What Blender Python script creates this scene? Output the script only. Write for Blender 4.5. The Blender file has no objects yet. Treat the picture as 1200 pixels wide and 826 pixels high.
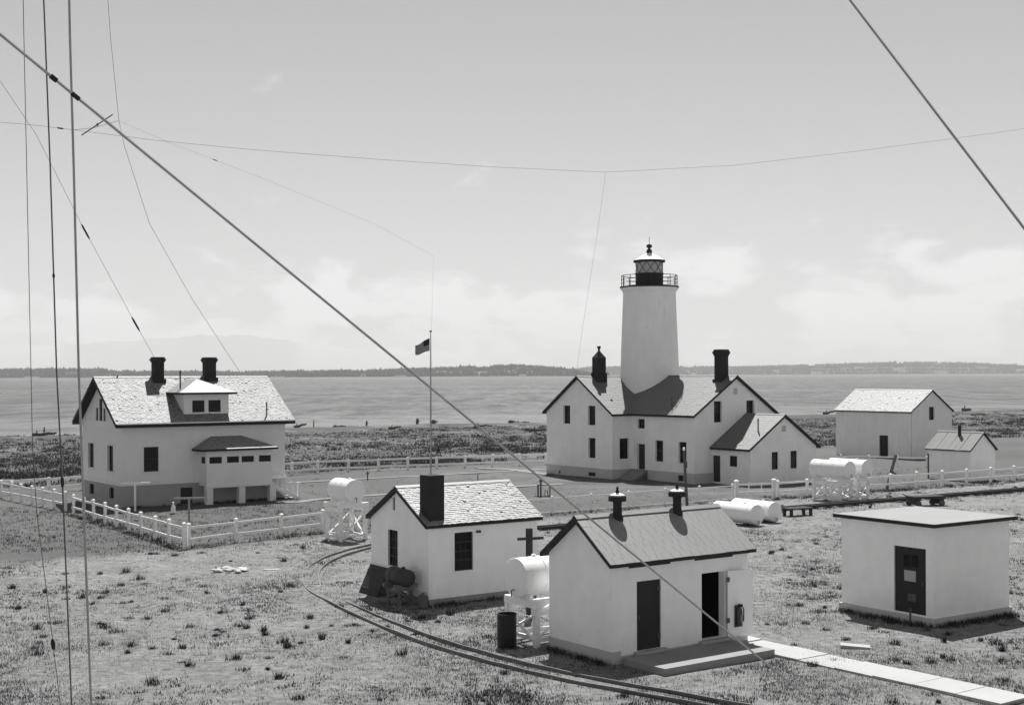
import bpy, bmesh, math, random
import numpy as np
from mathutils import Vector, Matrix
random.seed(7); rng = np.random.default_rng(7)
scene = bpy.context.scene
col = scene.collection
R = math.radians

# ------------------------------------------------------------------ camera
F, YH, SL, CH = 1555.0, 439.37, 0.0034, 8.0        # focal length in photo pixels, horizon row, roll, eye height
cam = bpy.data.cameras.new('camera'); camo = bpy.data.objects.new('camera', cam); col.objects.link(camo)
cam.sensor_width = 36.0; cam.lens = F / 1200 * 36; cam.shift_y = (YH - 413) / 1200
cam.clip_start = 0.1; cam.clip_end = 90000
camo.matrix_world = Matrix.Translation((0, 0, CH)) @ Matrix.Rotation(R(90), 4, 'X') @ Matrix.Rotation(-SL, 4, 'Z')
scene.camera = camo

# ------------------------------------------------------------------ sky, sun, exposure
SUN_AZ, SUN_EL = 3.0, 58.5
wd = bpy.data.worlds.new('World'); scene.world = wd; wd.use_nodes = True
nt = wd.node_tree; nt.nodes.clear()
def N(t, **k):
    n = nt.nodes.new(t)
    for a, b in k.items(): setattr(n, a, b)
    return n
def LK(a, b): nt.links.new(a, b)
def MA(op, a, b=None, c=None):
    n = N('ShaderNodeMath', operation=op)
    for i, v in enumerate((a, b, c)):
        if v is None: continue
        if isinstance(v, (int, float)): n.inputs[i].default_value = v
        else: LK(v, n.inputs[i])
    return n.outputs[0]
sky = N('ShaderNodeTexSky', sky_type='NISHITA', sun_disc=False, sun_elevation=R(SUN_EL), sun_rotation=R(SUN_AZ), altitude=0, air_density=0.75, dust_density=0.15, ozone_density=1.0)
bw = N('ShaderNodeSeparateColor'); LK(sky.outputs[0], bw.inputs[0])
film = MA('ADD', MA('MULTIPLY', bw.outputs[1], .25), MA('MULTIPLY', bw.outputs[2], .75))      # blue-sensitive black and white film
geo = N('ShaderNodeNewGeometry'); sep = N('ShaderNodeSeparateXYZ')
tc = N('ShaderNodeTexCoord'); LK(tc.outputs['Generated'], sep.inputs[0])
az = MA('ARCTAN2', sep.outputs[0], sep.outputs[1]); el = MA('ARCSINE', sep.outputs[2])
cmb = N('ShaderNodeCombineXYZ'); LK(MA('MULTIPLY', az, 12.0), cmb.inputs[0]); LK(MA('MULTIPLY', el, 24.0), cmb.inputs[1]); cmb.inputs[2].default_value = 3.7
no = N('ShaderNodeTexNoise'); LK(cmb.outputs[0], no.inputs['Vector']); no.inputs['Scale'].default_value = 1.2; no.inputs['Detail'].default_value = 9; no.inputs['Roughness'].default_value = .55; no.inputs['Distortion'].default_value = .25
# more cloud low down, little high up
cov = N('ShaderNodeMapRange'); LK(el, cov.inputs[0]); cov.inputs[1].default_value = 0.05; cov.inputs[2].default_value = 0.16; cov.inputs[3].default_value = 0.10; cov.inputs[4].default_value = -0.17
cl = N('ShaderNodeMapRange', interpolation_type='SMOOTHSTEP'); LK(MA('ADD', no.outputs[0], cov.outputs[0]), cl.inputs[0])
cl.inputs[1].default_value = 0.51; cl.inputs[2].default_value = 0.66; cl.inputs[3].default_value = 0.0; cl.inputs[4].default_value = 1.0
gain = MA('MULTIPLY_ADD', cl.outputs[0], 0.28, 1.0)
bg = N('ShaderNodeBackground'); bg.inputs[1].default_value = 0.056
LK(MA('MULTIPLY', film, gain), bg.inputs[0])
wo = N('ShaderNodeOutputWorld'); LK(bg.outputs[0], wo.inputs[0])

sl = bpy.data.lights.new('sun', 'SUN'); sl.energy = 5.0; sl.angle = R(0.53); sl.color = (1, .995, .985)
so = bpy.data.objects.new('sun', sl); col.objects.link(so); so.location = (0, 0, 60)
sd = Vector((math.sin(R(SUN_AZ)) * math.cos(R(SUN_EL)), math.cos(R(SUN_AZ)) * math.cos(R(SUN_EL)), math.sin(R(SUN_EL))))
so.rotation_euler = (-sd).to_track_quat('-Z', 'Y').to_euler()
vs = scene.view_settings; vs.view_transform = 'Standard'; vs.look = 'None'; vs.gamma = 1; vs.use_curve_mapping = False; vs.exposure = 0.58
scene.render.engine = 'CYCLES'; scene.cycles.use_denoising = True; scene.cycles.max_bounces = 6; scene.cycles.volume_bounces = 1

# ------------------------------------------------------------------ pixel -> place
def ray(px, py):
    v = py + (px - 600) * SL; u = px - (v - YH) * SL
    return Vector(((u - 600) / F, 1.0, -(v - YH) / F))
def gnd(px, py, z=0.0):
    r = ray(px, py); t = (z - CH) / r.z
    return Vector((r.x * t, t, z))
def at(px, py, d):
    r = ray(px, py); return Vector((r.x * d, d, CH + r.z * d))
def UV(th=54.4):
    a = R(th); return Vector((math.sin(a), math.cos(a), 0)), Vector((-math.cos(a), math.sin(a), 0))
U, V = UV()

# ------------------------------------------------------------------ materials (all neutral: the photograph is black and white)
mats = {}
def mat(name, g, rough=.8, var=.12, scale=1.2, island=0.0, bump=0.0, bscale=30, spots=None, streak=None, spec=.3, metal=0, detail=6, runs=None):
    if name in mats: return mats[name]
    global nt
    m = bpy.data.materials.new(name); m.use_nodes = True; nt = m.node_tree
    b = nt.nodes['Principled BSDF']
    b.inputs['Roughness'].default_value = rough; b.inputs['Specular IOR Level'].default_value = spec; b.inputs['Metallic'].default_value = metal
    tc = N('ShaderNodeTexCoord'); o = tc.outputs['Object']
    n1 = N('ShaderNodeTexNoise'); LK(o, n1.inputs['Vector']); n1.inputs['Scale'].default_value = scale; n1.inputs['Detail'].default_value = detail; n1.inputs['Roughness'].default_value = .62
    val = MA('MULTIPLY_ADD', MA('SUBTRACT', n1.outputs[0], .5), 2 * var * 1.6, 1.0)
    if island:
        ge = N('ShaderNodeNewGeometry')
        val = MA('MULTIPLY', val, MA('MULTIPLY_ADD', MA('SUBTRACT', ge.outputs['Random Per Island'], .5), 2 * island, 1.0))
    val = MA('MULTIPLY', val, g)
    if spots:                       # (scale, threshold, value, softness)
        n2 = N('ShaderNodeTexNoise'); LK(o, n2.inputs['Vector']); n2.inputs['Scale'].default_value = spots[0]; n2.inputs['Detail'].default_value = 4; n2.inputs['Roughness'].default_value = .7
        mr = N('ShaderNodeMapRange'); LK(n2.outputs[0], mr.inputs[0]); mr.inputs[1].default_value = spots[1]; mr.inputs[2].default_value = spots[1] + spots[3]
        mx = N('ShaderNodeMix'); LK(mr.outputs[0], mx.inputs[0]); LK(val, mx.inputs[2]); mx.inputs[3].default_value = spots[2]; val = mx.outputs[0]
    if streak:                      # vertical runs: (strength)
        mp = N('ShaderNodeMapping'); LK(o, mp.inputs[0]); mp.inputs[3].default_value = (6, 6, .35)
        n3 = N('ShaderNodeTexNoise'); LK(mp.outputs[0], n3.inputs['Vector']); n3.inputs['Scale'].default_value = 1; n3.inputs['Detail'].default_value = 5
        val = MA('MULTIPLY', val, MA('MULTIPLY_ADD', MA('SUBTRACT', n3.outputs[0], .5), streak * 2, 1.0))
    if runs:                        # rust and dirt runs of their own shape: (threshold, factor)
        mp = N('ShaderNodeMapping'); LK(o, mp.inputs[0]); mp.inputs[3].default_value = (4.5, 4.5, .55)
        n3 = N('ShaderNodeTexNoise'); LK(mp.outputs[0], n3.inputs['Vector']); n3.inputs['Scale'].default_value = 1; n3.inputs['Detail'].default_value = 7; n3.inputs['Roughness'].default_value = .68
        mr = N('ShaderNodeMapRange'); LK(n3.outputs[0], mr.inputs[0]); mr.inputs[1].default_value = runs[0]; mr.inputs[2].default_value = runs[0] + .1; mr.inputs[3].default_value = 1; mr.inputs[4].default_value = runs[1]; val = MA('MULTIPLY', val, mr.outputs[0])
    cc = N('ShaderNodeCombineColor'); 
    for i in range(3): LK(val, cc.inputs[i])
    LK(cc.outputs[0], b.inputs['Base Color'])
    if bump:
        nb = N('ShaderNodeTexNoise'); LK(o, nb.inputs['Vector']); nb.inputs['Scale'].default_value = bscale; nb.inputs['Detail'].default_value = 5
        bm_ = N('ShaderNodeBump'); bm_.inputs['Strength'].default_value = bump; bm_.inputs['Distance'].default_value = .03; LK(nb.outputs[0], bm_.inputs['Height']); LK(bm_.outputs[0], b.inputs['Normal'])
    mats[name] = m; return m
WHITE = mat('white_paint', .90, .75, .07, 1.6, bump=.08, bscale=14, streak=.025, runs=(.64, .88))
STUC = mat('whitewashed_masonry', .88, .9, .08, 1.1, bump=.4, bscale=7, streak=.04, spots=(1.7, .66, .62, .12), runs=(.64, .87))
CONC = mat('whitewashed_concrete', .89, .9, .08, 1.4, bump=.4, bscale=16, streak=.025, spots=(2.3, .66, .62, .14), runs=(.64, .88))
TOWERW = mat('tower_whitewash', .89, .88, .07, .8, bump=.35, bscale=5, streak=.08, spots=(1.4, .67, .6, .12), runs=(.61, .85))
CREAM = mat('dull_cream_paint', .76, .8, .06, 1.1, bump=.05, streak=.04, runs=(.60, .82))
BARNW = mat('weathered_white_board', .80, .85, .07, .9, bump=.1, bscale=12, streak=.08, runs=(.58, .8))
BAND = mat('grey_foundation_paint', .50, .9, .08, .7, bump=.2, bscale=12)
FOUND = mat('dark_foundation', .36, .9, .10, .8, bump=.2, bscale=12)
DARK = mat('black_trim_paint', .022, .7, .15, 1.5)
SASH = mat('dark_sash_paint', .035, .6, .15, 2)
PANE = mat('window_glass', .010, .12, .2, 1.0, spec=.22)
INNER = mat('room_dark', .05, .9, .1)
BRICK = mat('sooty_chimney', .028, .9, .25, 3, bump=.3, bscale=18)
SHA = mat('bleached_shingle', .20, .62, .14, 1.6, island=.22, spots=(5.5, .56, .05, .07), spec=.8)
SHB = mat('light_shingle_courses', .22, .6, .10, 1.5, island=.30, spots=(6, .64, .08, .05), spec=.9)
SHD = mat('grey_shingle', .11, .6, .07, .7, island=.05, spec=1.0)
SHC = mat('grey_roofing', .20, .6, .08, .9, bump=.2, bscale=14, spots=(2.6, .66, .15, .08), spec=.8)
SHE = mat('barn_shingle', .28, .6, .10, .8, island=.13, spots=(4.4, .60, .16, .06), spec=.8)
SHF = mat('seamed_roofing', .20, .7, .1, .8)
FLATR = mat('flat_roof_felt', .27, .85, .08, .8, spots=(5, .72, .85, .05))
TANKW = mat('tank_white', .82, .45, .06, 1.6, spec=.4, streak=.06, bump=.05, bscale=3, spots=(4, .70, .45, .06), runs=(.60, .75))
TIMBW = mat('white_timber', .84, .85, .08, 3, streak=.08)
FENCEW = mat('fence_white', .80, .85, .16, 4, island=.0, spots=(5, .64, .4, .08))
DTIMB = mat('dark_timber', .045, .9, .3, 4, bump=.3, bscale=20)
WTIMB = mat('weathered_timber', .22, .9, .25, 4, bump=.3, bscale=20)
GREYM = mat('dark_grey_metal', .07, .55, .2, 3, spec=.4)
RAILM = mat('rusty_rail', .13, .6, .3, 5, spec=.4)
WIREM = mat('galvanised_wire', .10, .6, .1, 5)
WIREN = mat('steel_guy_strand', .34, .5, .25, 12)
CONCR = mat('pale_concrete', .38, .9, .10, 1.0, bump=.2, bscale=20)
CONCD = mat('slab_concrete', .26, .9, .12, 1.2, bump=.2, bscale=20)
STONE = mat('pale_stone', .42, .9, .2, 3, island=.15, bump=.3, bscale=12)
DRIFT = mat('driftwood', .10, .9, .35, 2, bump=.3)
STRAW = mat('dry_grass', .33, .9, .15, .4, island=.7)
WEED = mat('dark_weed', .05, .9, .2, .6, island=.5)
SCRUB = mat('beach_scrub', .09, .9, .3, .25, island=.7)

# ------------------------------------------------------------------ mesh helpers
class MB:
    def __init__(s): s.v = []; s.f = []
    def vs(s, pts):
        i = len(s.v); s.v += [tuple(p) for p in pts]; return i
    def face(s, pts): i = s.vs(pts); s.f.append(tuple(range(i, i + len(pts))))
    def box(s, a, b, M=None):
        p = [(x, y, z) for z in (a[2], b[2]) for y in (a[1], b[1]) for x in (a[0], b[0])]
        if M: p = [M(*q) for q in p]
        i = s.vs(p)
        for q in ((0, 2, 3, 1), (4, 5, 7, 6), (0, 1, 5, 4), (2, 6, 7, 3), (0, 4, 6, 2), (1, 3, 7, 5)): s.f.append(tuple(i + k for k in q))
        return s
    def bar(s, p, q, w, h=None, up=(0, 0, 1)):
        p, q = Vector(p), Vector(q); h = h or w; d = (q - p).normalized(); up = Vector(up)
        if abs(d.dot(up)) > .98: up = Vector((1, 0, 0))
        sx = d.cross(up).normalized() * w / 2; sy = sx.cross(d).normalized() * h / 2
        i = s.vs([p - sx - sy, p + sx - sy, p + sx + sy, p - sx + sy, q - sx - sy, q + sx - sy, q + sx + sy, q - sx + sy])
        for k in ((3, 2, 1, 0), (4, 5, 6, 7), (0, 1, 5, 4), (1, 2, 6, 5), (2, 3, 7, 6), (3, 0, 4, 7)): s.f.append(tuple(i + j for j in k))
        return s
    def tube(s, pts, r, n=6, cap=True):
        pts = [Vector(p) for p in pts]; rs = r if isinstance(r, (list, tuple)) else [r] * len(pts); rings = []
        for k, p in enumerate(pts):
            d = (pts[min(k + 1, len(pts) - 1)] - pts[max(k - 1, 0)]).normalized()
            up = Vector((0, 0, 1)) if abs(d.z) < .95 else Vector((1, 0, 0))
            a = d.cross(up).normalized(); b = a.cross(d)
            rings.append(s.vs([p + (a * math.cos(2 * math.pi * j / n) + b * math.sin(2 * math.pi * j / n)) * rs[k] for j in range(n)]))
        for k in range(len(pts) - 1):
            for j in range(n): s.f.append((rings[k] + j, rings[k] + (j + 1) % n, rings[k + 1] + (j + 1) % n, rings[k + 1] + j))
        if cap:
            s.f.append(tuple(rings[0] + j for j in reversed(range(n)))); s.f.append(tuple(rings[-1] + j for j in range(n)))
        return s
    def lathe(s, prof, c=(0, 0, 0), n=32, axis='z'):
        rings = []
        for r, z in prof:
            ring = []
            for j in range(n):
                a = 2 * math.pi * j / n; x, y = r * math.cos(a), r * math.sin(a)
                p = (x, y, z) if axis == 'z' else ((z, x, y) if axis == 'x' else (x, z, y))
                ring.append((p[0] + c[0], p[1] + c[1], p[2] + c[2]))
            rings.append(s.vs(ring))
        for k in range(len(prof) - 1):
            for j in range(n): s.f.append((rings[k] + j, rings[k] + (j + 1) % n, rings[k + 1] + (j + 1) % n, rings[k + 1] + j))
        if prof[0][0] > 1e-4: s.f.append(tuple(rings[0] + j for j in reversed(range(n))))
        if prof[-1][0] > 1e-4: s.f.append(tuple(rings[-1] + j for j in range(n)))
        return s
    def mesh(s, name, m, smooth=False, recalc=True):
        me = bpy.data.meshes.new(name); me.from_pydata(s.v, [], s.f); me.materials.append(m)
        if recalc:
            bm = bmesh.new(); bm.from_mesh(me); bmesh.ops.recalc_face_normals(bm, faces=bm.faces); bm.to_mesh(me); bm.free()
        if smooth: me.polygons.foreach_set('use_smooth', [True] * len(me.polygons)); me.set_sharp_from_angle(angle=R(40))
        me.update(); return me
    def build(s, name, m, parent=None, smooth=False, recalc=True, kind=None):
        o = bpy.data.objects.new(name, s.mesh(name, m, smooth, recalc)); col.objects.link(o); o.parent = parent
        if kind: o['kind'] = kind
        return o
def obj(name, me, parent=None, loc=(0, 0, 0)):
    o = bpy.data.objects.new(name, me); col.objects.link(o); o.parent = parent; o.location = loc; return o
def thing(name, label, cat, loc=(0, 0, 0), th=None, group=None):
    o = bpy.data.objects.new(name, None); col.objects.link(o); o.empty_display_size = .3
    o.location = loc; o.rotation_euler = (0, 0, R(90 - th) if th is not None else 0)
    return tag(o, label, cat, group)
def tag(o, label, cat, group=None):
    o['label'] = label; o['category'] = cat
    if group: o['group'] = group
    return o
def struct(o): o['kind'] = 'structure'; return o

class Frame:                       # local x along U, local y along V, origin at the near corner
    def __init__(s, x, y, th): s.o = Vector((x, y, 0)); s.th = th; s.U, s.V = UV(th)
    def loc(s, w): d = w - s.o; return Vector((d.dot(s.U), d.dot(s.V), w.z))
    def on(s, pl, c, px, py):      # photo point on the wall plane u=c or v=c -> (along, z)
        r = ray(px, py); n = s.U if pl == 'u' else s.V
        o = Vector((0, 0, CH)) - s.o; t = (c - o.dot(n)) / r.dot(n); w = Vector((0, 0, CH)) + r * t; l = s.loc(w)
        return (l.y if pl == 'u' else l.x), l.z
    def rect(s, pl, c, x0, y0, x1, y1):
        ym = (y0 + y1) / 2; xm = (x0 + x1) / 2
        a0, a1 = sorted((s.on(pl, c, x0, ym)[0], s.on(pl, c, x1, ym)[0]))
        return [a0, a1, s.on(pl, c, xm, y1)[1], s.on(pl, c, xm, y0)[1]]
def PM(pl, c): return (lambda a, n, z: (c - n, a, z)) if pl == 'u' else (lambda a, n, z: (a, c - n, z))

def clip_rect(poly, a0, a1, z0, z1):
    for ax, s, lim in ((0, 1, a0), (0, -1, -a1), (1, 1, z0), (1, -1, -z1)):
        out = []
        for i in range(len(poly)):
            p, q = poly[i], poly[(i + 1) % len(poly)]; dp, dq = s * p[ax] - lim, s * q[ax] - lim
            if dp >= 0: out.append(p)
            if (dp > 0 > dq) or (dp < 0 < dq):
                t = dp / (dp - dq); out.append((p[0] + (q[0] - p[0]) * t, p[1] + (q[1] - p[1]) * t))
        poly = out
        if len(poly) < 3: return []
    return poly
def wall(mb, pl, c, outline, ops=(), depth=.16, board=0, z_board=0, lap=.026):
    M = PM(pl, c); A = [p[0] for p in outline]; Z = [p[1] for p in outline]
    ab = sorted(set([min(A), max(A)] + [o[0] for o in ops] + [o[1] for o in ops]))
    zs = [min(Z), max(Z)] + [o[2] for o in ops] + [o[3] for o in ops]; lips = set()
    if board:
        z = z_board
        while z < max(Z): zs.append(z); lips.add(round(z, 4)); z += board
    zb = sorted(set(round(z, 4) for z in zs))
    off = (lambda z, lo: 0.0) if not board else (lambda z, lo: lap * (1 - ((z - z_board - (math.floor((lo - z_board + 1e-4) / board) * board)) / board)) if lo >= z_board - 1e-4 else 0.0)
    for i in range(len(ab) - 1):
        for j in range(len(zb) - 1):
            am, zm = (ab[i] + ab[i + 1]) / 2, (zb[j] + zb[j + 1]) / 2
            if any(o[0] < am < o[1] and o[2] < zm < o[3] for o in ops): continue
            p = clip_rect(outline, ab[i], ab[i + 1], zb[j], zb[j + 1])
            if not p: continue
            mb.face([M(a, off(z, zb[j]), z) for a, z in p])
            if board and zb[j] in lips:
                e = [q[0] for q in p if abs(q[1] - zb[j]) < 1e-3]
                if len(e) > 1: mb.face([M(min(e), 0, zb[j]), M(max(e), 0, zb[j]), M(max(e), lap, zb[j]), M(min(e), lap, zb[j])])
    for o in ops:
        a0, a1, z0, z1 = o[:4]
        for q in (((a0, z0), (a1, z0)), ((a1, z0), (a1, z1)), ((a1, z1), (a0, z1)), ((a0, z1), (a0, z0))):
            mb.face([M(q[0][0], lap if board else 0, q[0][1]), M(q[1][0], lap if board else 0, q[1][1]), M(q[1][0], -depth, q[1][1]), M(q[0][0], -depth, q[0][1])])
def window(parent, pl, c, o, cols=1, rows=2, depth=.13, sash=SASH, trim=None, tw=.09, sill=True):
    a0, a1, z0, z1 = o[:4]; M = PM(pl, c); fr = min(.045, (a1 - a0) * .12); mb = MB()
    B = lambda m, A0, A1, Z0, Z1, n0, n1: m.box((A0, n0, Z0), (A1, n1, Z1), M)
    B(mb, a0, a0 + fr, z0, z1, -depth - .03, -depth + .03); B(mb, a1 - fr, a1, z0, z1, -depth - .03, -depth + .03)
    B(mb, a0 + fr, a1 - fr, z0, z0 + fr, -depth - .03, -depth + .028); B(mb, a0 + fr, a1 - fr, z1 - fr, z1, -depth - .03, -depth + .028)
    da, dz = (a1 - a0 - 2 * fr) / cols, (z1 - z0 - 2 * fr) / rows
    for i in range(1, cols): B(mb, a0 + fr + i * da - .012, a0 + fr + i * da + .012, z0 + fr, z1 - fr, -depth - .02, -depth + .02)
    for j in range(1, rows): B(mb, a0 + fr, a1 - fr, z0 + fr + j * dz - .018, z0 + fr + j * dz + .018, -depth - .022, -depth + .022)
    w = mb.build('window', sash, parent)
    for i in range(cols):
        for j in range(rows):
            p = MB(); B(p, a0 + fr + i * da, a0 + fr + (i + 1) * da, z0 + fr + j * dz, z0 + fr + (j + 1) * dz, -depth - .016, -depth - .006); p.build('pane', PANE, w)
    if trim:
        t = MB(); n1 = .035
        B(t, a0 - tw, a0, z0 - .02, z1, .0, n1); B(t, a1, a1 + tw, z0 - .02, z1, .0, n1); B(t, a0 - tw - .03, a1 + tw + .03, z1, z1 + tw * 1.2, .0, n1 + .015)
        t.build('window_trim', trim, w)
    if sill:
        t = MB(); B(t, a0 - .06, a1 + .06, z0 - .07, z0 - .001, -.02, .06); t.build('sill', trim or WHITE, w)
    return w
def door(parent, pl, c, o, m=SASH, depth=.1, panels=2, knob=True):
    a0, a1, z0, z1 = o[:4]; M = PM(pl, c); mb = MB(); B = lambda m_, A0, A1, Z0, Z1, n0, n1: m_.box((A0, n0, Z0), (A1, n1, Z1), M)
    B(mb, a0, a1, z0, z1, -depth - .04, -depth); d = mb.build('door', m, parent)
    w = a1 - a0; h = z1 - z0
    for k in range(panels):
        p = MB(); B(p, a0 + .14 * w, a1 - .14 * w, z0 + .08 * h + k * (h * .9 / panels), z0 + (k + 1) * (h * .9 / panels), -depth - .001, -depth + .012); p.build('door_panel', m, d)
    if knob:
        p = MB(); B(p, a0 + .07 * w, a0 + .12 * w, z0 + .45 * h, z0 + .50 * h, -depth - .001, -depth + .06); p.build('handle', GREYM, d)
    return d
def shingles(org, ax, up, L, S, course, wmin, wmax, th=.022, lift=.010):
    """rows of separate shingles on a roof plane: org at the eave corner, ax along the eave, up the slope"""
    ax = Vector(ax).normalized(); up = Vector(up).normalized(); n = ax.cross(up).normalized()
    if n.z < 0: n = -n
    org = Vector(org); v = []; f = []; r = 0; y = 0.0
    while y < S - .02:
        x = -random.uniform(0, wmax)
        while x < L:
            w = random.uniform(wmin, wmax); x0, x1 = max(x, 0), min(x + w, L)
            if x1 - x0 > .02:
                y0 = y + random.uniform(-.012, .012); y1 = min(y + course + .03, S); e = th * random.uniform(.7, 1.5)
                if random.random() < .03: e *= 1.8
                g = .004
                P = [org + ax * (x0 + g) + up * y0 + n * .0, org + ax * (x1 - g) + up * y0, org + ax * (x1 - g) + up * y0 + n * e, org + ax * (x0 + g) + up * y0 + n * e, org + ax * (x1 - g) + up * y1 + n * .006, org + ax * (x0 + g) + up * y1 + n * .006]
                i = len(v); v += [tuple(p) for p in P]; f += [(i, i + 1, i + 2, i + 3), (i + 3, i + 2, i + 4, i + 5), (i, i + 3, i + 5), (i + 1, i + 4, i + 2)]
            x += w
        y += course
    mb = MB(); mb.v = v; mb.f = f; return mb
def gable_roof(parent, axis, lo, hi, a0, a1, hw, hr, o, g, t, m_sh, course=.16, wmin=.1, wmax=.28, plain_back=True, slabmat=DARK, top=.05, th=.022):
    """chevron slab; axis 'x': ridge along local x from lo to hi, a0..a1 the wall span across"""
    mid = (a0 + a1) / 2; s = (hr - hw) / (mid - a0); e = hw - o * s
    sec = [(a0 - o, e + top), (mid, hr + top), (a1 + o, e + top), (a1 + o, e + top - t), (mid, hr + top - t), (a0 - o, e + top - t)]
    P = (lambda l, a, z: (l, a, z)) if axis == 'x' else (lambda l, a, z: (a, l, z))
    l0, l1 = lo - g, hi + g; mb = MB(); i = mb.vs([P(l0, *q) for q in sec]); j = mb.vs([P(l1, *q) for q in sec])
    for k in range(6): q = (k + 1) % 6; mb.f.append((i + k, i + q, j + q, j + k))
    mb.f += [(i, i + 1, i + 4, i + 5), (i + 1, i + 2, i + 3, i + 4), (j + 5, j + 4, j + 1, j), (j + 4, j + 3, j + 2, j + 1)]
    rf = mb.build('roof', slabmat, parent)
    S = math.hypot(mid - a0 + o, (mid - a0 + o) * s)
    for side in (0, 1):
        ea = a0 - o if side == 0 else a1 + o; dirn = 1 if side == 0 else -1
        org = Vector(P(l0 + .015, ea - dirn * .03, e + top - .03 * s + .003)); upv = Vector(P(0, dirn, s)); ax = Vector(P(1, 0, 0))
        if side == 0 or not plain_back:
            sh = shingles(org, ax, upv, l1 - l0 - .03, S + .02, course, wmin, wmax, th)
        else:
            sh = shingles(org, ax, upv, l1 - l0 - .03, S + .02, course * 3, 1.0, 2.0)
        sh.build('shingle_courses', m_sh, rf, recalc=False, kind='stuff')
    cap = MB(); w = .13
    for dn in (-1, 1): cap.face([P(l0 + .02, mid, hr + top + .045), P(l1 - .02, mid, hr + top + .045), P(l1 - .02, mid + dn * w, hr + top + .045 - w * s), P(l0 + .02, mid + dn * w, hr + top + .045 - w * s)])
    cap.build('ridge_cap', m_sh, rf)
    return rf
def gable_outline(a0, a1, zb, hw, hr, drop): m = (a0 + a1) / 2; return [(a0, zb), (a1, zb), (a1, hw - drop), (m, hr - drop), (a0, hw - drop)]

# ------------------------------------------------------------------ ground, water, far shore, haze
SA, SB = Vector((-62, 183)), Vector((96, 281)); sdv = (SB - SA).normalized(); snv = Vector((-sdv.y, sdv.x))
def shore(x, y): return (x - SA.x) * snv.x + (y - SA.y) * snv.y          # metres beyond the edge of the land
def wob(x, y): return .5 * np.sin(x * .9 + 1.3 * np.sin(y * .31)) + .5 * np.sin(y * 1.1 + 1.7 * np.sin(x * .23))
gx = np.concatenate([[-32000, -9000, -3000, -1200, -500, -250, -150, -100, -75], np.arange(-60, 66, .8), [75, 100, 150, 250, 500, 1200, 3000, 9000, 32000]])
gy = np.concatenate([[-32000, -5000, -800, -200, -60, -10, 10, 20], np.arange(28, 132, .8), np.arange(133, 330, 4), [360, 420, 520, 800, 2000, 6000, 32000]])
X, Y = np.meshgrid(gx, gy); S = shore(X, Y) + 3 * np.sin(X * .07) + 1.5 * np.sin(X * .21 + 1)
Zg = .022 * wob(X, Y) + .015 * wob(X * 2.3 + 5, Y * 2.1)
Zg = np.where(S > -14, np.minimum(Zg + .35 * np.exp(-((S + 8) / 5) ** 2), Zg + .4), Zg)
Zg = np.where(S > 0, np.maximum(-.045 * S, -4.0), Zg); Zg = np.where(np.hypot(X, Y) > 1500, -4.0, Zg)
ny, nx = X.shape; idx = np.arange(ny * nx).reshape(ny, nx)
mb = MB(); mb.v = list(map(tuple, np.stack([X, Y, Zg], -1).reshape(-1, 3).tolist()))
mb.f = np.stack([idx[:-1, :-1], idx[:-1, 1:], idx[1:, 1:], idx[1:, :-1]], -1).reshape(-1, 4).tolist()
gm = bpy.data.materials.new('ground_earth'); gm.use_nodes = True; nt = gm.node_tree; b = nt.nodes['Principled BSDF']; b.inputs['Roughness'].default_value = .95; b.inputs['Specular IOR Level'].default_value = .15
tc = N('ShaderNodeTexCoord'); sp = N('ShaderNodeSeparateXYZ'); LK(tc.outputs['Object'], sp.inputs[0])
def noise(scale, detail=5, rough=.6, vec=None):
    n = N('ShaderNodeTexNoise'); n.inputs['Scale'].default_value = scale; n.inputs['Detail'].default_value = detail; n.inputs['Roughness'].default_value = rough; LK(vec or tc.outputs['Object'], n.inputs['Vector']); return n.outputs[0]
def ss(v, a, b_):
    m = N('ShaderNodeMapRange', interpolation_type='SMOOTHSTEP'); LK(v, m.inputs[0]); m.inputs[1].default_value = a; m.inputs[2].default_value = b_; return m.outputs[0]
def mix(f, a, c):
    m = N('ShaderNodeMix'); LK(f, m.inputs[0])
    for i, v in ((2, a), (3, c)):
        if isinstance(v, (int, float)): m.inputs[i].default_value = v
        else: LK(v, m.inputs[i])
    return m.outputs[0]
vv = MA('ADD', MA('ADD', MA('MULTIPLY', sp.outputs[0], V.x), MA('MULTIPLY', sp.outputs[1], V.y)), MA('MULTIPLY', MA('SUBTRACT', noise(.18, 4), .5), 5.0))
uu = MA('ADD', MA('MULTIPLY', sp.outputs[0], U.x), MA('MULTIPLY', sp.outputs[1], U.y))
fine = noise(3.2, 9, .78); mid = noise(.45, 6, .65); big = noise(.09, 3, .5)
field = MA('MULTIPLY', MA('MULTIPLY_ADD', fine, 2.6, -.3), MA('MULTIPLY_ADD', mid, 1.0, .5))
field = MA('MULTIPLY', field, .215)
field = mix(ss(noise(1.4, 5, .7), .58, .70), field, .09)                 # darker turf patches
yard = MA('MULTIPLY', MA('MULTIPLY_ADD', noise(1.2, 6, .65), .5, .75), MA('MULTIPLY_ADD', big, .6, .7)); yard = MA('MULTIPLY', yard, .115)
sand = MA('MULTIPLY', MA('MULTIPLY_ADD', noise(.8, 6, .65), .6, .7), .15)
yard = mix(MA('MULTIPLY', MA('MULTIPLY', ss(uu, 50, 62), MA('SUBTRACT', 1.0, ss(uu, 70, 76))), ss(noise(.25, 4), .42, .60)), yard, sand)
scrub = MA('MULTIPLY', MA('MULTIPLY_ADD', noise(1.6, 6, .75), 1.7, .15), .09)
scrub = mix(ss(noise(.12, 4), .52, .62), scrub, MA('MULTIPLY', scrub, 1.7))
c1 = mix(ss(vv, 57.5, 60.5), field, yard); c2 = mix(ss(vv, 96, 98.5), c1, scrub)
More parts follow.
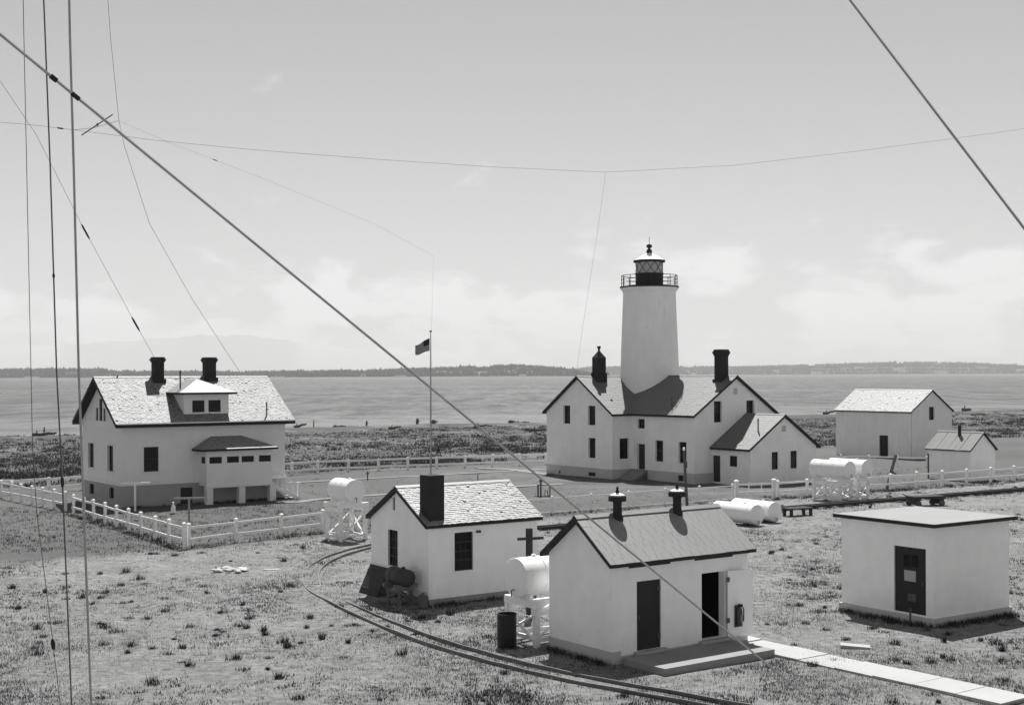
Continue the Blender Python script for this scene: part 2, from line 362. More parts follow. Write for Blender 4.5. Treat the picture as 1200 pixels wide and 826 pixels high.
sh_d = MA('ADD', MA('MULTIPLY', MA('SUBTRACT', sp.outputs[0], SA.x), snv.x), MA('MULTIPLY', MA('SUBTRACT', sp.outputs[1], SA.y), snv.y))
c3 = mix(ss(sh_d, -2, 5), c2, .16)
cc = N('ShaderNodeCombineColor')
for i in range(3): LK(c3, cc.inputs[i])
LK(cc.outputs[0], b.inputs['Base Color'])
bp = N('ShaderNodeBump'); bp.inputs['Strength'].default_value = 1.0; bp.inputs['Distance'].default_value = .16; LK(noise(3.0, 8, .72), bp.inputs['Height']); LK(bp.outputs[0], b.inputs['Normal'])
ground = struct(mb.build('ground', gm, recalc=False)); ground.data.polygons.foreach_set('use_smooth', [True] * len(ground.data.polygons))

WZ = -.6
wm = bpy.data.materials.new('sea_water'); wm.use_nodes = True; nt = wm.node_tree; b = nt.nodes['Principled BSDF']
tc = N('ShaderNodeTexCoord'); mp = N('ShaderNodeMapping'); LK(tc.outputs['Object'], mp.inputs[0]); mp.inputs['Rotation'].default_value = (0, 0, R(-12)); mp.inputs[3].default_value = (.004, .045, 1)
st = noise(1.0, 6, .6, mp.outputs[0]); sp = N('ShaderNodeSeparateXYZ'); LK(tc.outputs['Object'], sp.inputs[0])
sh_d = MA('ADD', MA('MULTIPLY', MA('SUBTRACT', sp.outputs[0], SA.x), snv.x), MA('MULTIPLY', MA('SUBTRACT', sp.outputs[1], SA.y), snv.y))
shallow = MA('MULTIPLY', MA('SUBTRACT', 1.0, ss(sh_d, 20, 130)), ss(st, .42, .56))
mp3 = N('ShaderNodeMapping'); LK(tc.outputs['Object'], mp3.inputs[0]); mp3.inputs[3].default_value = (.16, .028, 1)
rip = noise(1.0, 8, .75, mp3.outputs[0]); val = mix(shallow, MA('MULTIPLY_ADD', ss(rip, .38, .62), .11, .01), .15)
mp4 = N('ShaderNodeMapping'); LK(tc.outputs['Object'], mp4.inputs[0]); mp4.inputs['Rotation'].default_value = (0, 0, R(-9)); mp4.inputs[3].default_value = (.0022, .018, 1)
LK(MA('MULTIPLY_ADD', noise(1.0, 6, .6, mp4.outputs[0]), .55, .02), b.inputs['Roughness']); cc = N('ShaderNodeCombineColor')
for i in range(3): LK(val, cc.inputs[i])
LK(cc.outputs[0], b.inputs['Base Color']); b.inputs['IOR'].default_value = 1.33
mp2 = N('ShaderNodeMapping'); LK(tc.outputs['Object'], mp2.inputs[0]); mp2.inputs[3].default_value = (.22, .035, 1)
bp = N('ShaderNodeBump'); bp.inputs['Strength'].default_value = 1.0; bp.inputs['Distance'].default_value = 4.0; LK(noise(1.0, 6, .65, mp2.outputs[0]), bp.inputs['Height']); LK(bp.outputs[0], b.inputs['Normal'])
mb = MB(); mb.face([(-31000, -31000, WZ), (31000, -31000, WZ), (31000, 31000, WZ), (-31000, 31000, WZ)]); struct(mb.build('water', wm, recalc=False))

def interp(prof, x): return float(np.interp(x, [p[0] for p in prof], [p[1] for p in prof]))
def shore_land(name, prof, D, depth, m, treem, tall, label, treerows, seed):
    """a low wooded coast: prof = (photo column, metres of land) ; D = distance of its waterline"""
    r = random.Random(seed); mb = MB(); n = 180; x0, x1 = prof[0][0], prof[-1][0]; rows = []
    for k in range(n + 1):
        px = x0 + (x1 - x0) * k / n; h = interp(prof, px) * (1 + .08 * math.sin(k * .7)); c = (px - 600) / F
        rows.append([mb.vs([(c * (D + dd), D + dd, WZ - 1 + (h + 1) * hh)]) for dd, hh in ((0, 0), (depth * .08, .16), (depth * .45, .62), (depth, 1.0), (depth * 2.2, .7))])
    for k in range(n):
        for q in range(4): mb.f.append((rows[k][q], rows[k + 1][q], rows[k + 1][q + 1], rows[k][q + 1]))
    struct(mb.build(name, m, smooth=True))
    t = MB()
    for row, (fr, cnt) in enumerate(treerows):
        for k in range(cnt):
            px = r.uniform(x0, x1); h = interp(prof, px)
            if math.sin(px * .045 + row * 2 + seed) + .6 * math.sin(px * .13) < -1.15: continue
            q = (px - 600) / F; dd = depth * fr * r.uniform(.85, 1.1); hh = np.interp(dd / depth, (0, .08, .45, 1, 2), (0, .16, .62, 1, .8)) * (h + 1) + WZ - 2
            H = tall * r.uniform(.5, 1.0) * (1.35 if r.random() < .05 else 1); w = H * r.uniform(.22, .42); X0, Y0 = q * (D + dd), D + dd
            ring = t.vs([(X0 + w * math.cos(a), Y0 + w * math.sin(a), hh + H * .1) for a in (0, 1.05, 2.1, 3.14, 4.2, 5.2)]); mid_ = t.vs([(X0 + .62 * w * math.cos(a), Y0 + .62 * w * math.sin(a), hh + H * r.uniform(.5, .65)) for a in (0, 1.05, 2.1, 3.14, 4.2, 5.2)]); tp = t.vs([(X0, Y0, hh + H)])
            for a in range(6): t.f += [(ring + a, ring + (a + 1) % 6, mid_ + (a + 1) % 6, mid_ + a), (mid_ + a, mid_ + (a + 1) % 6, tp)]
    o = t.build('far_forest', treem, recalc=False, kind='stuff'); tag(o, label, 'forest')
FARL = mat('far_fields', .055, .95, .3, .004); FARR = mat('far_fields_pale', .045, .95, .3, .003); FART = mat('far_conifers', .035, .95, .2, .01, island=.3); HILL = mat('haze_pale_hill', .34, .95, .1, .001)  # hill colour raised towards the sky: its haze is painted in
shore_land('far_shore', [(-120, 42), (40, 42), (120, 42), (150, 26), (300, 22), (420, 28), (480, 36), (560, 50), (600, 58), (640, 46), (672, 28), (690, 8), (715, 2)], 7000, 700, FARL, FART, 22, 'dark conifer woods along the far shore left of the tower', ((.06, 1300), (.2, 1300), (.45, 1800), (.7, 2200), (1.0, 2600)), 3)
shore_land('far_shore_hills', [(640, 20), (690, 70), (760, 78), (860, 70), (960, 88), (1050, 110), (1120, 104), (1180, 82), (1330, 70)], 11500, 1500, FARR, FART, 26, 'hazy wooded coast far across the water right of the tower', ((.06, 1500), (.25, 2000), (.5, 2600), (.75, 2600), (1.0, 3000)), 5)
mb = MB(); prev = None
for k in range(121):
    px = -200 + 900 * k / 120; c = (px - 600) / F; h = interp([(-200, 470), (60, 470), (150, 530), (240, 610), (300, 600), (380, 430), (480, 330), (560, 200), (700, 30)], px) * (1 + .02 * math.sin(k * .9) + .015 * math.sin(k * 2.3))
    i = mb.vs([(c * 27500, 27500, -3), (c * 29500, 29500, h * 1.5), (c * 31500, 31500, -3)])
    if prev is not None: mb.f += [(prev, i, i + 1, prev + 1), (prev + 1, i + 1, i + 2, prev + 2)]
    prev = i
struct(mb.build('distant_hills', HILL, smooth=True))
hm = bpy.data.materials.new('haze_air'); hm.use_nodes = True; nt = hm.node_tree; nt.nodes.clear()
pv = N('ShaderNodeVolumePrincipled'); pv.inputs['Color'].default_value = (.93, .93, .93, 1); pv.inputs['Density'].default_value = 4.8e-5; pv.inputs['Anisotropy'].default_value = 0.0
ho = N('ShaderNodeOutputMaterial'); LK(pv.outputs[0], ho.inputs['Volume'])
mb = MB(); mb.box((-33000, -33000, -5.5), (33000, 33000, 960)); hz = mb.build('haze', hm); hz['kind'] = 'stuff'; tag(hz, 'pale haze in the air over the water and far shore', 'haze')

# ------------------------------------------------------------------ buildings
def slab_box(parent, name, m, a, b): return MB().box(a, b).build(name, m, parent)
def chimney(parent, name, x, y, z0, z1, w, d, m=BRICK, cap=.09, caph=.18, base=0, top=None):
    mb = MB(); mb.box((x - w / 2, y - d / 2, z0), (x + w / 2, y + d / 2, z1)); c = mb.build(name, m, parent)
    if cap:
        k = MB(); k.box((x - w / 2 - cap, y - d / 2 - cap, z1 - caph), (x + w / 2 + cap, y + d / 2 + cap, z1 - caph * .25)); k.box((x - w / 2 - cap * .4, y - d / 2 - cap * .4, z1 - caph * .25), (x + w / 2 + cap * .4, y + d / 2 + cap * .4, z1 + .06)); k.box((x - w / 2 - cap * .5, y - d / 2 - cap * .5, z1 - caph * 1.5), (x + w / 2 + cap * .5, y + d / 2 + cap * .5, z1 - caph)); k.build('chimney_cap', m, c)
    if base:
        k = MB(); k.box((x - w / 2 - base, y - d / 2 - base, z0), (x + w / 2 + base, y + d / 2 + base, base * 3 + z0 + d * .45)); k.build('chimney_base', m, c)
    return c
def corner_board(parent, pts, zb, zt, m, w=.14, t=.03):
    mb = MB()
    for x, y in pts: mb.box((x - t, y - t, zb), (x + w, y, zt)); mb.box((x - t, y + .001, zb), (x, y + w, zt))
    mb.build('corner_board', m, parent)

# --- keeper's dwelling at left
fA = Frame(-23.7, 80.46, 54.16); LA, WA, HA, RA = 10.88, 7.25, 5.41, 7.91
A = thing('keepers_house', 'two-storey wooden house with white mottled roof, two chimneys and a dormer, at left', 'house', fA.o, fA.th)
sA = (RA - HA) / (WA / 2); FZ = 1.45
ul = [fA.rect('u', 0, 104, 519, 110.3, 547.4), fA.rect('u', 0, 126.5, 522, 133, 552)]
lan = [fA.rect('u', 0, 113, 477.6, 115.4, 494.7), fA.rect('u', 0, 117, 467.3, 120.3, 495.0), fA.rect('u', 0, 121.7, 478.3, 124, 495.4)]
bas = [fA.rect('u', 0, 104.5, 566.6, 110, 578.6), fA.rect('u', 0, 127.8, 571, 133.3, 584)]
fw = [fA.rect('v', 0, 168.3, 523.5, 185.9, 552.5)]; bd = [fA.rect('v', 0, 211.5, 571, 225.9, 591)]; bd[0][2] = .05
for o in lan: o[3] = min(o[3], RA - .5)
mb = MB()
wall(mb, 'u', 0, gable_outline(0, WA, FZ, HA, RA, .1), ul + lan, board=.15, z_board=FZ)
wall(mb, 'v', 0, [(0, FZ), (LA, FZ), (LA, HA - .1), (0, HA - .1)], fw, board=.15, z_board=FZ)
mb.face([(LA, 0, FZ), (LA, WA, FZ), (LA, WA, HA - .1), (LA, WA / 2, RA - .1), (LA, 0, HA - .1)]); mb.face([(0, WA, FZ), (LA, WA, FZ), (LA, WA, HA - .1), (0, WA, HA - .1)])
mb.build('wall', CREAM, A, recalc=False)
mb = MB(); wall(mb, 'u', -.0, [(0, -.3), (WA, -.3), (WA, FZ), (0, FZ)], bas); wall(mb, 'v', 0, [(0, -.3), (LA, -.3), (LA, FZ), (0, FZ)], bd)
mb.face([(LA, 0, -.3), (LA, WA, -.3), (LA, WA, FZ), (LA, 0, FZ)]); mb.face([(0, WA, -.3), (LA, WA, -.3), (LA, WA, FZ), (0, WA, FZ)]); mb.build('foundation', FOUND, A, recalc=False)
mb = MB(); mb.box((-.06, -.06, FZ - .12), (LA + .06, -.005, FZ + .10)); mb.box((-.06, -.004, FZ - .12), (-.005, WA + .06, FZ + .10)); mb.build('water_table', CREAM, A)
mb = MB(); mb.box((-.05, -.05, HA - .62), (LA + .05, -.018, HA - .16)); mb.box((-.05, -.017, HA - .62), (-.018, WA + .05, HA - .2)); mb.build('frieze_board', CREAM, A)
corner_board(A, [(0, 0)], FZ + .1, HA - .62, CREAM, .2)
for o in ul: window(A, 'u', 0, o, 1, 2, trim=CREAM)
for o in lan: window(A, 'u', 0, o, 1, 1, depth=.05, trim=CREAM, tw=.04, sill=False)
for o in bas: window(A, 'u', 0, o, 2, 1, sill=False)
window(A, 'v', 0, fw[0], 1, 2, trim=CREAM, tw=.12); door(A, 'v', 0, bd[0], knob=False)
rfA = gable_roof(A, 'x', 0, LA, 0, WA, HA, RA, .5, .52, .24, SHA, course=.125, wmin=.08, wmax=.17)
slab_box(rfA, 'gutter', CREAM, (-.45, -.62, HA - .5 * sA + .01), (LA + .45, -.55, HA - .5 * sA + .08))
def onroofA(px, py, dv=0):                      # photo point -> place on the front slope of the left house
    r = ray(px, py); n = (Vector((0, 0, 1)) - fA.V * sA); o = Vector((0, 0, CH)) - (fA.o + Vector((0, 0, HA))); t = -o.dot(n) / r.dot(n)
    return fA.loc(Vector((0, 0, CH)) + r * t)
for (px, py, yt, w, d) in ((187, 449, 421, .62, .62), (247.5, 447, 421, .70, .62)):
    p = onroofA(px, py); zt = 8 + (441 - yt) * 83.0 / F + .1
    chimney(rfA, 'chimney', p.x, p.y + .31, p.z - .3, zt, w, d, base=.10)
for (px, py, h) in ((312.5, 488, .95), (137.5, 443.5, .18)):
    p = onroofA(px, py); MB().tube([p, p + Vector((0, 0, h))], .045).build('vent_pipe', GREYM, rfA)
# dormer: front almost over the wall, hipped roof
a0, z0 = fA.on('v', .2, 215.5, 489.5); a1, _ = fA.on('v', .2, 268, 488); zt = fA.on('v', .2, 243, 461.5)[1]
z0 = HA + .2 * sA - .05
dw = [fA.rect('v', .2, 225.3, 469, 239.9, 487.0), fA.rect('v', .2, 244.3, 468.6, 258.9, 486.6)]
for o in dw: o[2] = max(o[2], z0 + .22); o[3] = min(o[3], zt - .15)
ve = (zt - HA) / sA
mb = MB(); wall(mb, 'v', .2, [(a0, z0 - .05), (a1, z0 - .05), (a1, zt), (a0, zt)], dw)
for a in (a0, a1): mb.face([(a, .2, z0 - .05), (a, ve, zt), (a, .2, zt)])
dm = mb.build('dormer', CREAM, A, recalc=False)
for o in dw: window(dm, 'v', .2, o, 1, 1, trim=None, sill=False)
def hip(parent, name, x0, x1, y0, y1, z, zr, xr0, xr1, yr, m, t=.10, back=None):
    """hipped roof: eave rectangle x0..x1,y0..y1 at z, ridge xr0..xr1 at yr/zr, running on to back"""
    mb = MB(); E_ = [(x0, y0, z), (x1, y0, z), (x1, y1, z), (x0, y1, z)]; e = [(p[0], p[1], p[2] + t) for p in E_]; r0, r1 = (xr0, yr, zr + t), (xr1, yr, zr + t)
    for k in range(4): q = (k + 1) % 4; mb.face([E_[k], E_[q], e[q], e[k]])
    mb.face(E_)
    o = mb.build(name, DARK, parent)
    s = MB(); k = .004; bk0, bk1 = (back or (r0[0], y1, zr + t)), (back or (r1[0], y1, zr + t))
    if xr0 == xr1: s.face([e[0], e[1], r0])
    else: s.face([e[0], e[1], r1, r0])
    s.face([e[0], r0, bk0, e[3]]); s.face([e[1], e[2], bk1, r1]); s.v = [(p[0], p[1], p[2] + k) for p in s.v]
    s.build('roof_covering', m, o); return o
xm = (a0 + a1) / 2; yr = 2.1; zr = HA + sA * (WA / 2) - .12
hp = hip(dm, 'dormer_roof', a0 - .42, a1 + .42, -.2, ve + .5, zt - .02, zr - .1, xm, xm, 1.75, SHA, .12, back=(xm, WA / 2, zr + .02))
p = Vector((a0 + .05, .9, zt + .3)); MB().tube([p, p + Vector((0, 0, 1.2))], .05).build('vent_pipe', GREYM, dm)
# enclosed porch on piers
q0, _ = fA.on('v', -1.15, 242, 545); q1, _ = fA.on('v', -1.15, 318.7, 545); PF = -1.15
zb = fA.on('v', PF, 280, 567.8)[1]; ze = fA.on('v', PF, 280, 527)[1]; zp = ze + 1.0
pw = [fA.rect('v', PF, *r) for r in ((245.4, 535.2, 260.2, 543), (266, 534.5, 280.2, 542), (283.2, 534, 297.8, 541.2), (303.5, 533.2, 317.5, 540.6))]
sw = [[-.95, -.3, pw[0][2], pw[0][3]]]
mb = MB(); wall(mb, 'v', PF, [(q0, zb), (q1, zb), (q1, ze), (q0, ze)], pw, depth=.1); wall(mb, 'u', q0, [(PF, zb), (0, zb), (0, ze), (PF, ze)], sw, depth=.1)
mb.face([(q1, PF, zb), (q1, 0, zb), (q1, 0, ze), (q1, PF, ze)]); mb.face([(q0, PF, zb), (q1, PF, zb), (q1, 0, zb), (q0, 0, zb)]); pch = mb.build('porch', CREAM, A, recalc=False)
for o in pw: window(pch, 'v', PF, o, 2, 1, depth=.08, sill=False)
window(pch, 'u', q0, sw[0], 1, 1, depth=.08, sill=False)
mb = MB(); mb.box((q0 - .03, PF - .04, zb - .12), (q1 + .03, PF - .003, zb + .05)); mb.build('porch_sill', CREAM, pch)
for px in (242.5, 280.5, 316.5):
    a = fA.on('v', PF, px, 580)[0]; slab_box(pch, 'pier', CREAM, (a, PF + .02, -.3), (a + .42, PF + .42, zb - .002))
xa, xb = fA.on('v', PF - .3, 229, 525)[0], fA.on('v', PF - .3, 325.9, 523)[0]
hip(pch, 'porch_roof', xa + .35, xb, PF - .35, -.02, ze - .02, ze + .72, xa + 1.6, xb - 1.9, -.03, SHA, .13)
st = thing('porch_stair', 'open wooden stair with handrail at the right side of the left house porch', 'stair', fA.o, fA.th)
n = 8; sx, sz = q1 + .02, zb; run = 1.9
for k in range(n):
    x = sx + run * k / n; z = sz - sz * (k + .5) / n; slab_box(st, 'tread', TIMBW, (x, -1.05, z - .05), (x + run / n + .03, -.15, z))
for y in (-1.08, -.12): MB().bar((sx, y, sz - .12), (sx + run, y, .02), .05, .24).build('stringer', TIMBW, st)
for y in (-1.08,):
    MB().bar((sx, y, sz + .85), (sx + run, y, .95), .06).build('handrail', TIMBW, st)
    for k in range(6): x = sx + run * k / 5; z = sz - sz * k / 5; MB().bar((x, y, z - .1), (x, y, z + .87 + .05), .04).build('baluster', TIMBW, st)
MB().box((sx + run - .05, -1.14, 0), (sx + run + .09, -1.0, 1.1)).build('newel_post', TIMBW, st)

# --- small shingled house in the middle
fB = Frame(-2.9, 45.95, 55.0); LB, WB, HB, RB = 4.62, 4.05, 2.84, 3.96
Bh = thing('clapboard_shed', 'small white clapboard building with square dark chimney, in the middle foreground', 'building', fB.o, fB.th)
gw = fB.rect('u', 0, 455.75, 620.5, 467, 663); gv = fB.rect('u', 0, 461, 581, 463.7, 597.5); bwv = fB.rect('v', 0, 532, 623, 553.75, 668); BZ = .24
gv[3] = min(gv[3], RB - .35)
mb = MB(); wall(mb, 'u', 0, gable_outline(0, WB, BZ, HB, RB, .06), [gw, gv], board=.125, z_board=BZ, lap=.034); wall(mb, 'v', 0, [(0, BZ), (LB, BZ), (LB, HB - .06), (0, HB - .06)], [bwv], board=.125, z_board=BZ, lap=.034)
mb.face([(LB, 0, BZ), (LB, WB, BZ), (LB, WB, HB - .06), (LB, WB / 2, RB - .06), (LB, 0, HB - .06)]); mb.face([(0, WB, BZ), (LB, WB, BZ), (LB, WB, HB - .06), (0, WB, HB - .06)]); mb.build('wall', WHITE, Bh, recalc=False)
slab_box(Bh, 'foundation', FOUND, (.03, .03, -.3), (LB - .03, WB - .03, BZ - .002)); corner_board(Bh, [(0, 0)], BZ, HB - .12, WHITE, .11)
slab_box(Bh, 'corner_board', WHITE, (LB - .11, -.03, BZ), (LB, -.002, HB - .12)); slab_box(Bh, 'corner_board', WHITE, (-.03, WB - .11, BZ), (-.002, WB, HB - .12))
window(Bh, 'u', 0, gw, 3, 4, depth=.06, trim=WHITE, tw=.07); window(Bh, 'v', 0, bwv, 3, 4, depth=.06, trim=WHITE, tw=.07)
M_ = PM('u', 0); slab_box(Bh, 'gable_vent', DARK, (.02, gv[0], gv[2]), (.05, gv[1], gv[3]))
rfB = gable_roof(Bh, 'x', 0, LB, 0, WB, HB, RB, .12, .2, .13, SHB, course=.115, wmin=.07, wmax=.15)
c0, c1 = fB.on('v', .02, 491.5, 600)[0], fB.on('v', .02, 510, 600)[0]
chimney(rfB, 'chimney', .02 + .33, .02 + .33, 2.35, 8 - (556 - 439.7) * 46.6 / F + .0, .62, .62, cap=0)
p = Vector((.9 + LB * .5, -.03, 2.5)); slab_box(Bh, 'lamp_bracket', GREYM, (1.95, -.12, 2.42), (2.1, -.02, 2.5)); MB().tube([(LB - .95, -.04, .3), (LB - .95, -.04, 1.55)], .02).build('conduit', WHITE, Bh)

# --- whitewashed oil house in front
fC = Frame(2.74, 36.54, 54.06); LC, WC, HC, RC = 5.28, 2.85, 2.88, 3.93
Ch = thing('oil_house', 'white masonry outbuilding with two roof ventilators and two doors, at bottom centre', 'building', fC.o, fC.th)
d1 = fC.rect('v', 0, 746.3, 679.6, 774.7, 763); d2 = fC.rect('v', 0, 822.3, 671, 849, 752); CZ = .22
d1[2] = max(d1[2], CZ + .06); d2[2] = d1[2]; d1[3] = d2[3] = 2.22
mb = MB(); wall(mb, 'u', 0, gable_outline(0, WC, .36, HC, RC, .05)); wall(mb, 'v', 0, [(0, CZ), (LC, CZ), (LC, HC - .05), (0, HC - .05)], [d1, d2], depth=.24)
mb.face([(LC, 0, 0), (LC, WC, 0), (LC, WC, HC - .05), (LC, WC / 2, RC - .05), (LC, 0, HC - .05)]); mb.face([(0, WC, 0), (LC, WC, 0), (LC, WC, HC - .05), (0, WC, HC - .05)]); mb.build('wall', CONC, Ch, recalc=False)
mb = MB(); mb.box((-.02, -.015, -.3), (.3, WC, .36)); mb.box((.301, -.012, -.3), (LC - .02, .3, CZ)); mb.box((.301, .301, -.3), (LC - .02, WC - .02, CZ - .03)); mb.build('foundation', BAND, Ch)
mb = MB(); mb.face([(.3, .26, CZ), (LC - .3, .26, CZ), (LC - .3, WC - .2, CZ), (.3, WC - .2, CZ)]); mb.face([(.3, WC - .2, CZ), (LC - .3, WC - .2, CZ), (LC - .3, WC - .2, 2.6), (.3, WC - .2, 2.6)])  # added dark box inside: the doorway's shade is put into its colour
for xx in (.3, LC - .3): mb.face([(xx, .26, CZ), (xx, WC - .2, CZ), (xx, WC - .2, 2.6), (xx, .26, 2.6)])
mb.face([(.3, .26, 2.6), (LC - .3, .26, 2.6), (LC - .3, WC - .2, 2.6), (.3, WC - .2, 2.6)]); mb.build('room_shade_box', mat('shade_dark_room', .03, .95), Ch, recalc=False)
for k, d in enumerate((d1, d2)):
    slab_box(Ch, 'door_sill', CONCR, (d[0] - .12, -.16, d[2] - .12), (d[1] + .12, .1, d[2] - .002))
dd = door(Ch, 'v', 0, d1, DARK, .05, 0); dd['label'] = 'closed dark door'
for z in (.55, 1.9): slab_box(dd, 'hinge', GREYM, (d1[1] - .1, .03, z), (d1[1] + .04, .052, z + .12))
# the white door, swung back against the wall
hx = d2[1] + .02; lw = d2[1] - d2[0]
ol = bpy.data.objects.new('door', None); mb = MB(); mb.box((0, -.05, d2[2] + .02), (lw, 0, d2[3])); dl = mb.build('door', CONC, Ch); dl.location = (hx + .02, -.06, 0); dl.rotation_euler = (0, 0, R(-7)); dl['label'] = 'white door leaf standing open'
for z in (.7, 1.9): slab_box(dl, 'hinge', GREYM, (-.05, -.065, z), (.06, -.051, z + .14))
bpy.data.objects.remove(ol)
ext = thing('fire_extinguisher', 'dark fire extinguisher hanging on the open white door of the outbuilding', 'extinguisher', fC.o, fC.th)
ex, ey, ez = hx + .36, -.245, d2[2] + .30
MB().lathe([(.0, 0), (.075, .01), (.085, .03), (.085, .46), (.06, .53), (.03, .56), (.03, .60), (0, .61)], (ex, ey, ez), 20).build('cylinder', GREYM, ext, True)
MB().box((ex - .03, ey - .1, ez + .58), (ex + .03, ey + .04, ez + .66)).build('valve_head', DARK, ext); MB().tube([(ex + .04, ey - .05, ez + .6), (ex + .11, ey - .06, ez + .5), (ex + .1, ey - .06, ez + .15)], .018).build('hose', DARK, ext)
slab_box(ext, 'wall_bracket', GREYM, (ex - .12, ey + .08, ez - .03), (ex + .12, ey + .10, ez + .62)); MB().box((ex - .04, ey - .0865, ez + .12), (ex + .05, ey - .080, ez + .34)).build('paper_label', WTIMB, ext)
rfC = gable_roof(Ch, 'x', 0, LC, 0, WC, HC, RC, .16, .22, .12, SHC, course=.26, wmin=.18, wmax=.42, th=.004)
for x0, x1 in ((736.5, 785), (814, 858)):
    a, b_ = fC.on('v', 0, x0, 662)[0], fC.on('v', 0, x1, 655)[0]; slab_box(Ch, 'eave_vent', DARK, (a, -.022, 2.62), (b_, -.002, 2.70))
for px in (723.5, 793.5):
    r_ = ray(px, 600); yv = WC / 2 - .12; x = fC.on('v', yv, px, 600)[0]; zr = RC - .1
    v = MB().lathe([(.17, zr - .25), (.17, zr + .08), (.135, zr + .12), (.125, zr + .42), (.135, zr + .5), (.26, zr + .52), (.26, zr + .66), (.20, zr + .69), (.06, zr + .74), (0, zr + .745)], (x, yv, 0), 20).build('ventilator', BRICK, rfC, True)
    MB().lathe([(.035, zr + .73), (.06, zr + .80), (.03, zr + .85), (.05, zr + .90), (.0, zr + .96)], (x, yv, 0), 12).build('finial', BRICK, v, True)
    MB().lathe([(.21, zr + .695), (.07, zr + .75)], (x, yv, 0), 20).build('cap_plate', WHITE, v)
apr = thing('concrete_step', 'low concrete apron in front of the outbuilding doors', 'step', fC.o, fC.th); slab_box(apr, 'slab', CONCD, (.25, -1.85, -.2), (4.45, -.17, .2))
wk = struct(MB().box((4.49, -9.1, -.2), (5.73, 1.08, .02)).build('concrete_walk', CONCD)); wk.location = fC.o; wk.rotation_euler = (0, 0, R(90 - fC.th))
for k in range(8):
    y0 = -9.1 + k * 1.28; o = slab_box(wk, 'walk_slab', CONCR, (4.47, y0 + .012, -.1), (5.75, y0 + 1.268, .06)); o.rotation_euler = (random.uniform(-.004, .004), random.uniform(-.004, .004), 0)

# --- flat-roofed concrete building at right
fG = Frame(13.3, 41.96, 55.76); LG, WG, HG = 3.9, 3.78, 3.2
Gh = thing('flat_roof_building', 'low white concrete building with flat roof and one dark door, at lower right', 'building', fG.o, fG.th)
gd = fG.rect('u', 0, 1047.7, 641, 1085, 721.3); gd[2] = max(gd[2], .3)
mb = MB(); wall(mb, 'u', 0, [(0, .25), (WG, .25), (WG, HG - .05), (0, HG - .05)], [gd], depth=.14); wall(mb, 'v', 0, [(0, .25), (LG, .25), (LG, HG - .05), (0, HG - .05)])
mb.face([(LG, 0, .25), (LG, WG, .25), (LG, WG, HG - .05), (LG, 0, HG - .05)]); mb.face([(0, WG, .25), (LG, WG, .25), (LG, WG, HG - .05), (0, WG, HG - .05)]); mb.build('wall', CONC, Gh, recalc=False)
slab_box(Gh, 'foundation', BAND, (-.07, -.07, -.3), (LG + .07, WG + .07, .249))
gdo = door(Gh, 'u', 0, gd, DARK, .06, 0)
am = (gd[0] + gd[1]) / 2; hh = gd[3] - gd[2]
for k in (-1, 1):
    a = am + k * .16; slab_box(gdo, 'pane', PANE, (.052, a - .13, gd[2] + hh * .70), (.058, a + .13, gd[2] + hh * .88))
pl = fG.rect('u', .0, 1058.6, 668.4, 1072, 681); sg = slab_box(gdo, 'notice', CONCR, (.046, pl[0], pl[2]), (.056, pl[1], pl[3]))
slab_box(gdo, 'letter_slot', GREYM, (.05, am - .2, gd[2] + .38), (.058, am + .12, gd[2] + .62))
rfG = slab_box(Gh, 'roof', DARK, (-.2, -.2, HG - .06), (LG + .2, WG + .2, HG + .05)); slab_box(rfG, 'roof_felt', FLATR, (-.19, -.19, HG + .051), (LG + .19, WG + .19, HG + .062))
MB().tube([(-.35, .62, -.1), (-.35, .62, .55)], .035).build('stub_pipe', GREYM, Gh)

# --- barn
fE = Frame(37.36, 124.18, 54.76); LE, WE, HE, RE = 9.09, 6.05, 4.49, 6.39
Eh = thing('barn', 'large plain white barn with bleached roof beyond the tanks at right', 'barn', fE.o, fE.th)
ed = fE.rect('u', 0, 1030.5, 510, 1040.9, 535); ed[2] = .1; ew = fE.rect('v', 0, 1088.5, 476.7, 1094.7, 492)
mb = MB(); wall(mb, 'u', 0, [(0, -.3), (LE, -.3), (LE, HE - .06), (0, HE - .06)], [ed], board=.2, z_board=0); wall(mb, 'v', 0, gable_outline(0, WE, -.3, HE, RE, .06), [ew], board=.2, z_board=0)
mb.face([(WE, 0, -.3), (WE, LE, -.3), (WE, LE, HE - .06), (WE, 0, HE - .06)]); mb.face([(0, LE, -.3), (WE, LE, -.3), (WE, LE, HE), (WE / 2, LE, RE - .06), (0, LE, HE)]); mb.build('wall', BARNW, Eh, recalc=False)
door(Eh, 'u', 0, ed, DARK, .1, 0); window(Eh, 'v', 0, ew, 1, 2, sill=False)
slab_box(Eh, 'lean_panel', BARNW, (-.08, .1, 0), (-.03, 1.6, 1.25))
gable_roof(Eh, 'y', 0, LE, 0, WE, HE, RE, .18, .14, .12, SHE, course=.16, wmin=.1, wmax=.22)

# --- small shed at far right
fF = Frame(33.97, 98.4, 54.6); LF, WF, HF, RF = 3.8, 3.0, 2.37, 3.55
Fh = thing('lean_shed', 'small white shed with dark stovepipe and seamed grey roof, at right edge', 'shed', fF.o, fF.th)
mb = MB(); wall(mb, 'u', 0, [(0, -.3), (LF, -.3), (LF, HF - .06), (0, HF - .06)]); wall(mb, 'v', 0, gable_outline(0, WF, -.3, HF, RF, .06))
mb.face([(WF, 0, -.3), (WF, LF, -.3), (WF, LF, HF - .06), (WF, 0, HF - .06)]); mb.face([(0, LF, -.3), (WF, LF, -.3), (WF, LF, HF - .06), (WF / 2, LF, RF - .06), (0, LF, HF - .06)]); mb.build('wall', WHITE, Fh, recalc=False)
rfF = gable_roof(Fh, 'y', 0, LF, 0, WF, HF, RF, .16, .16, .10, SHF, course=3, wmin=.6, wmax=.6)
sF = (RF - HF) / (WF / 2)
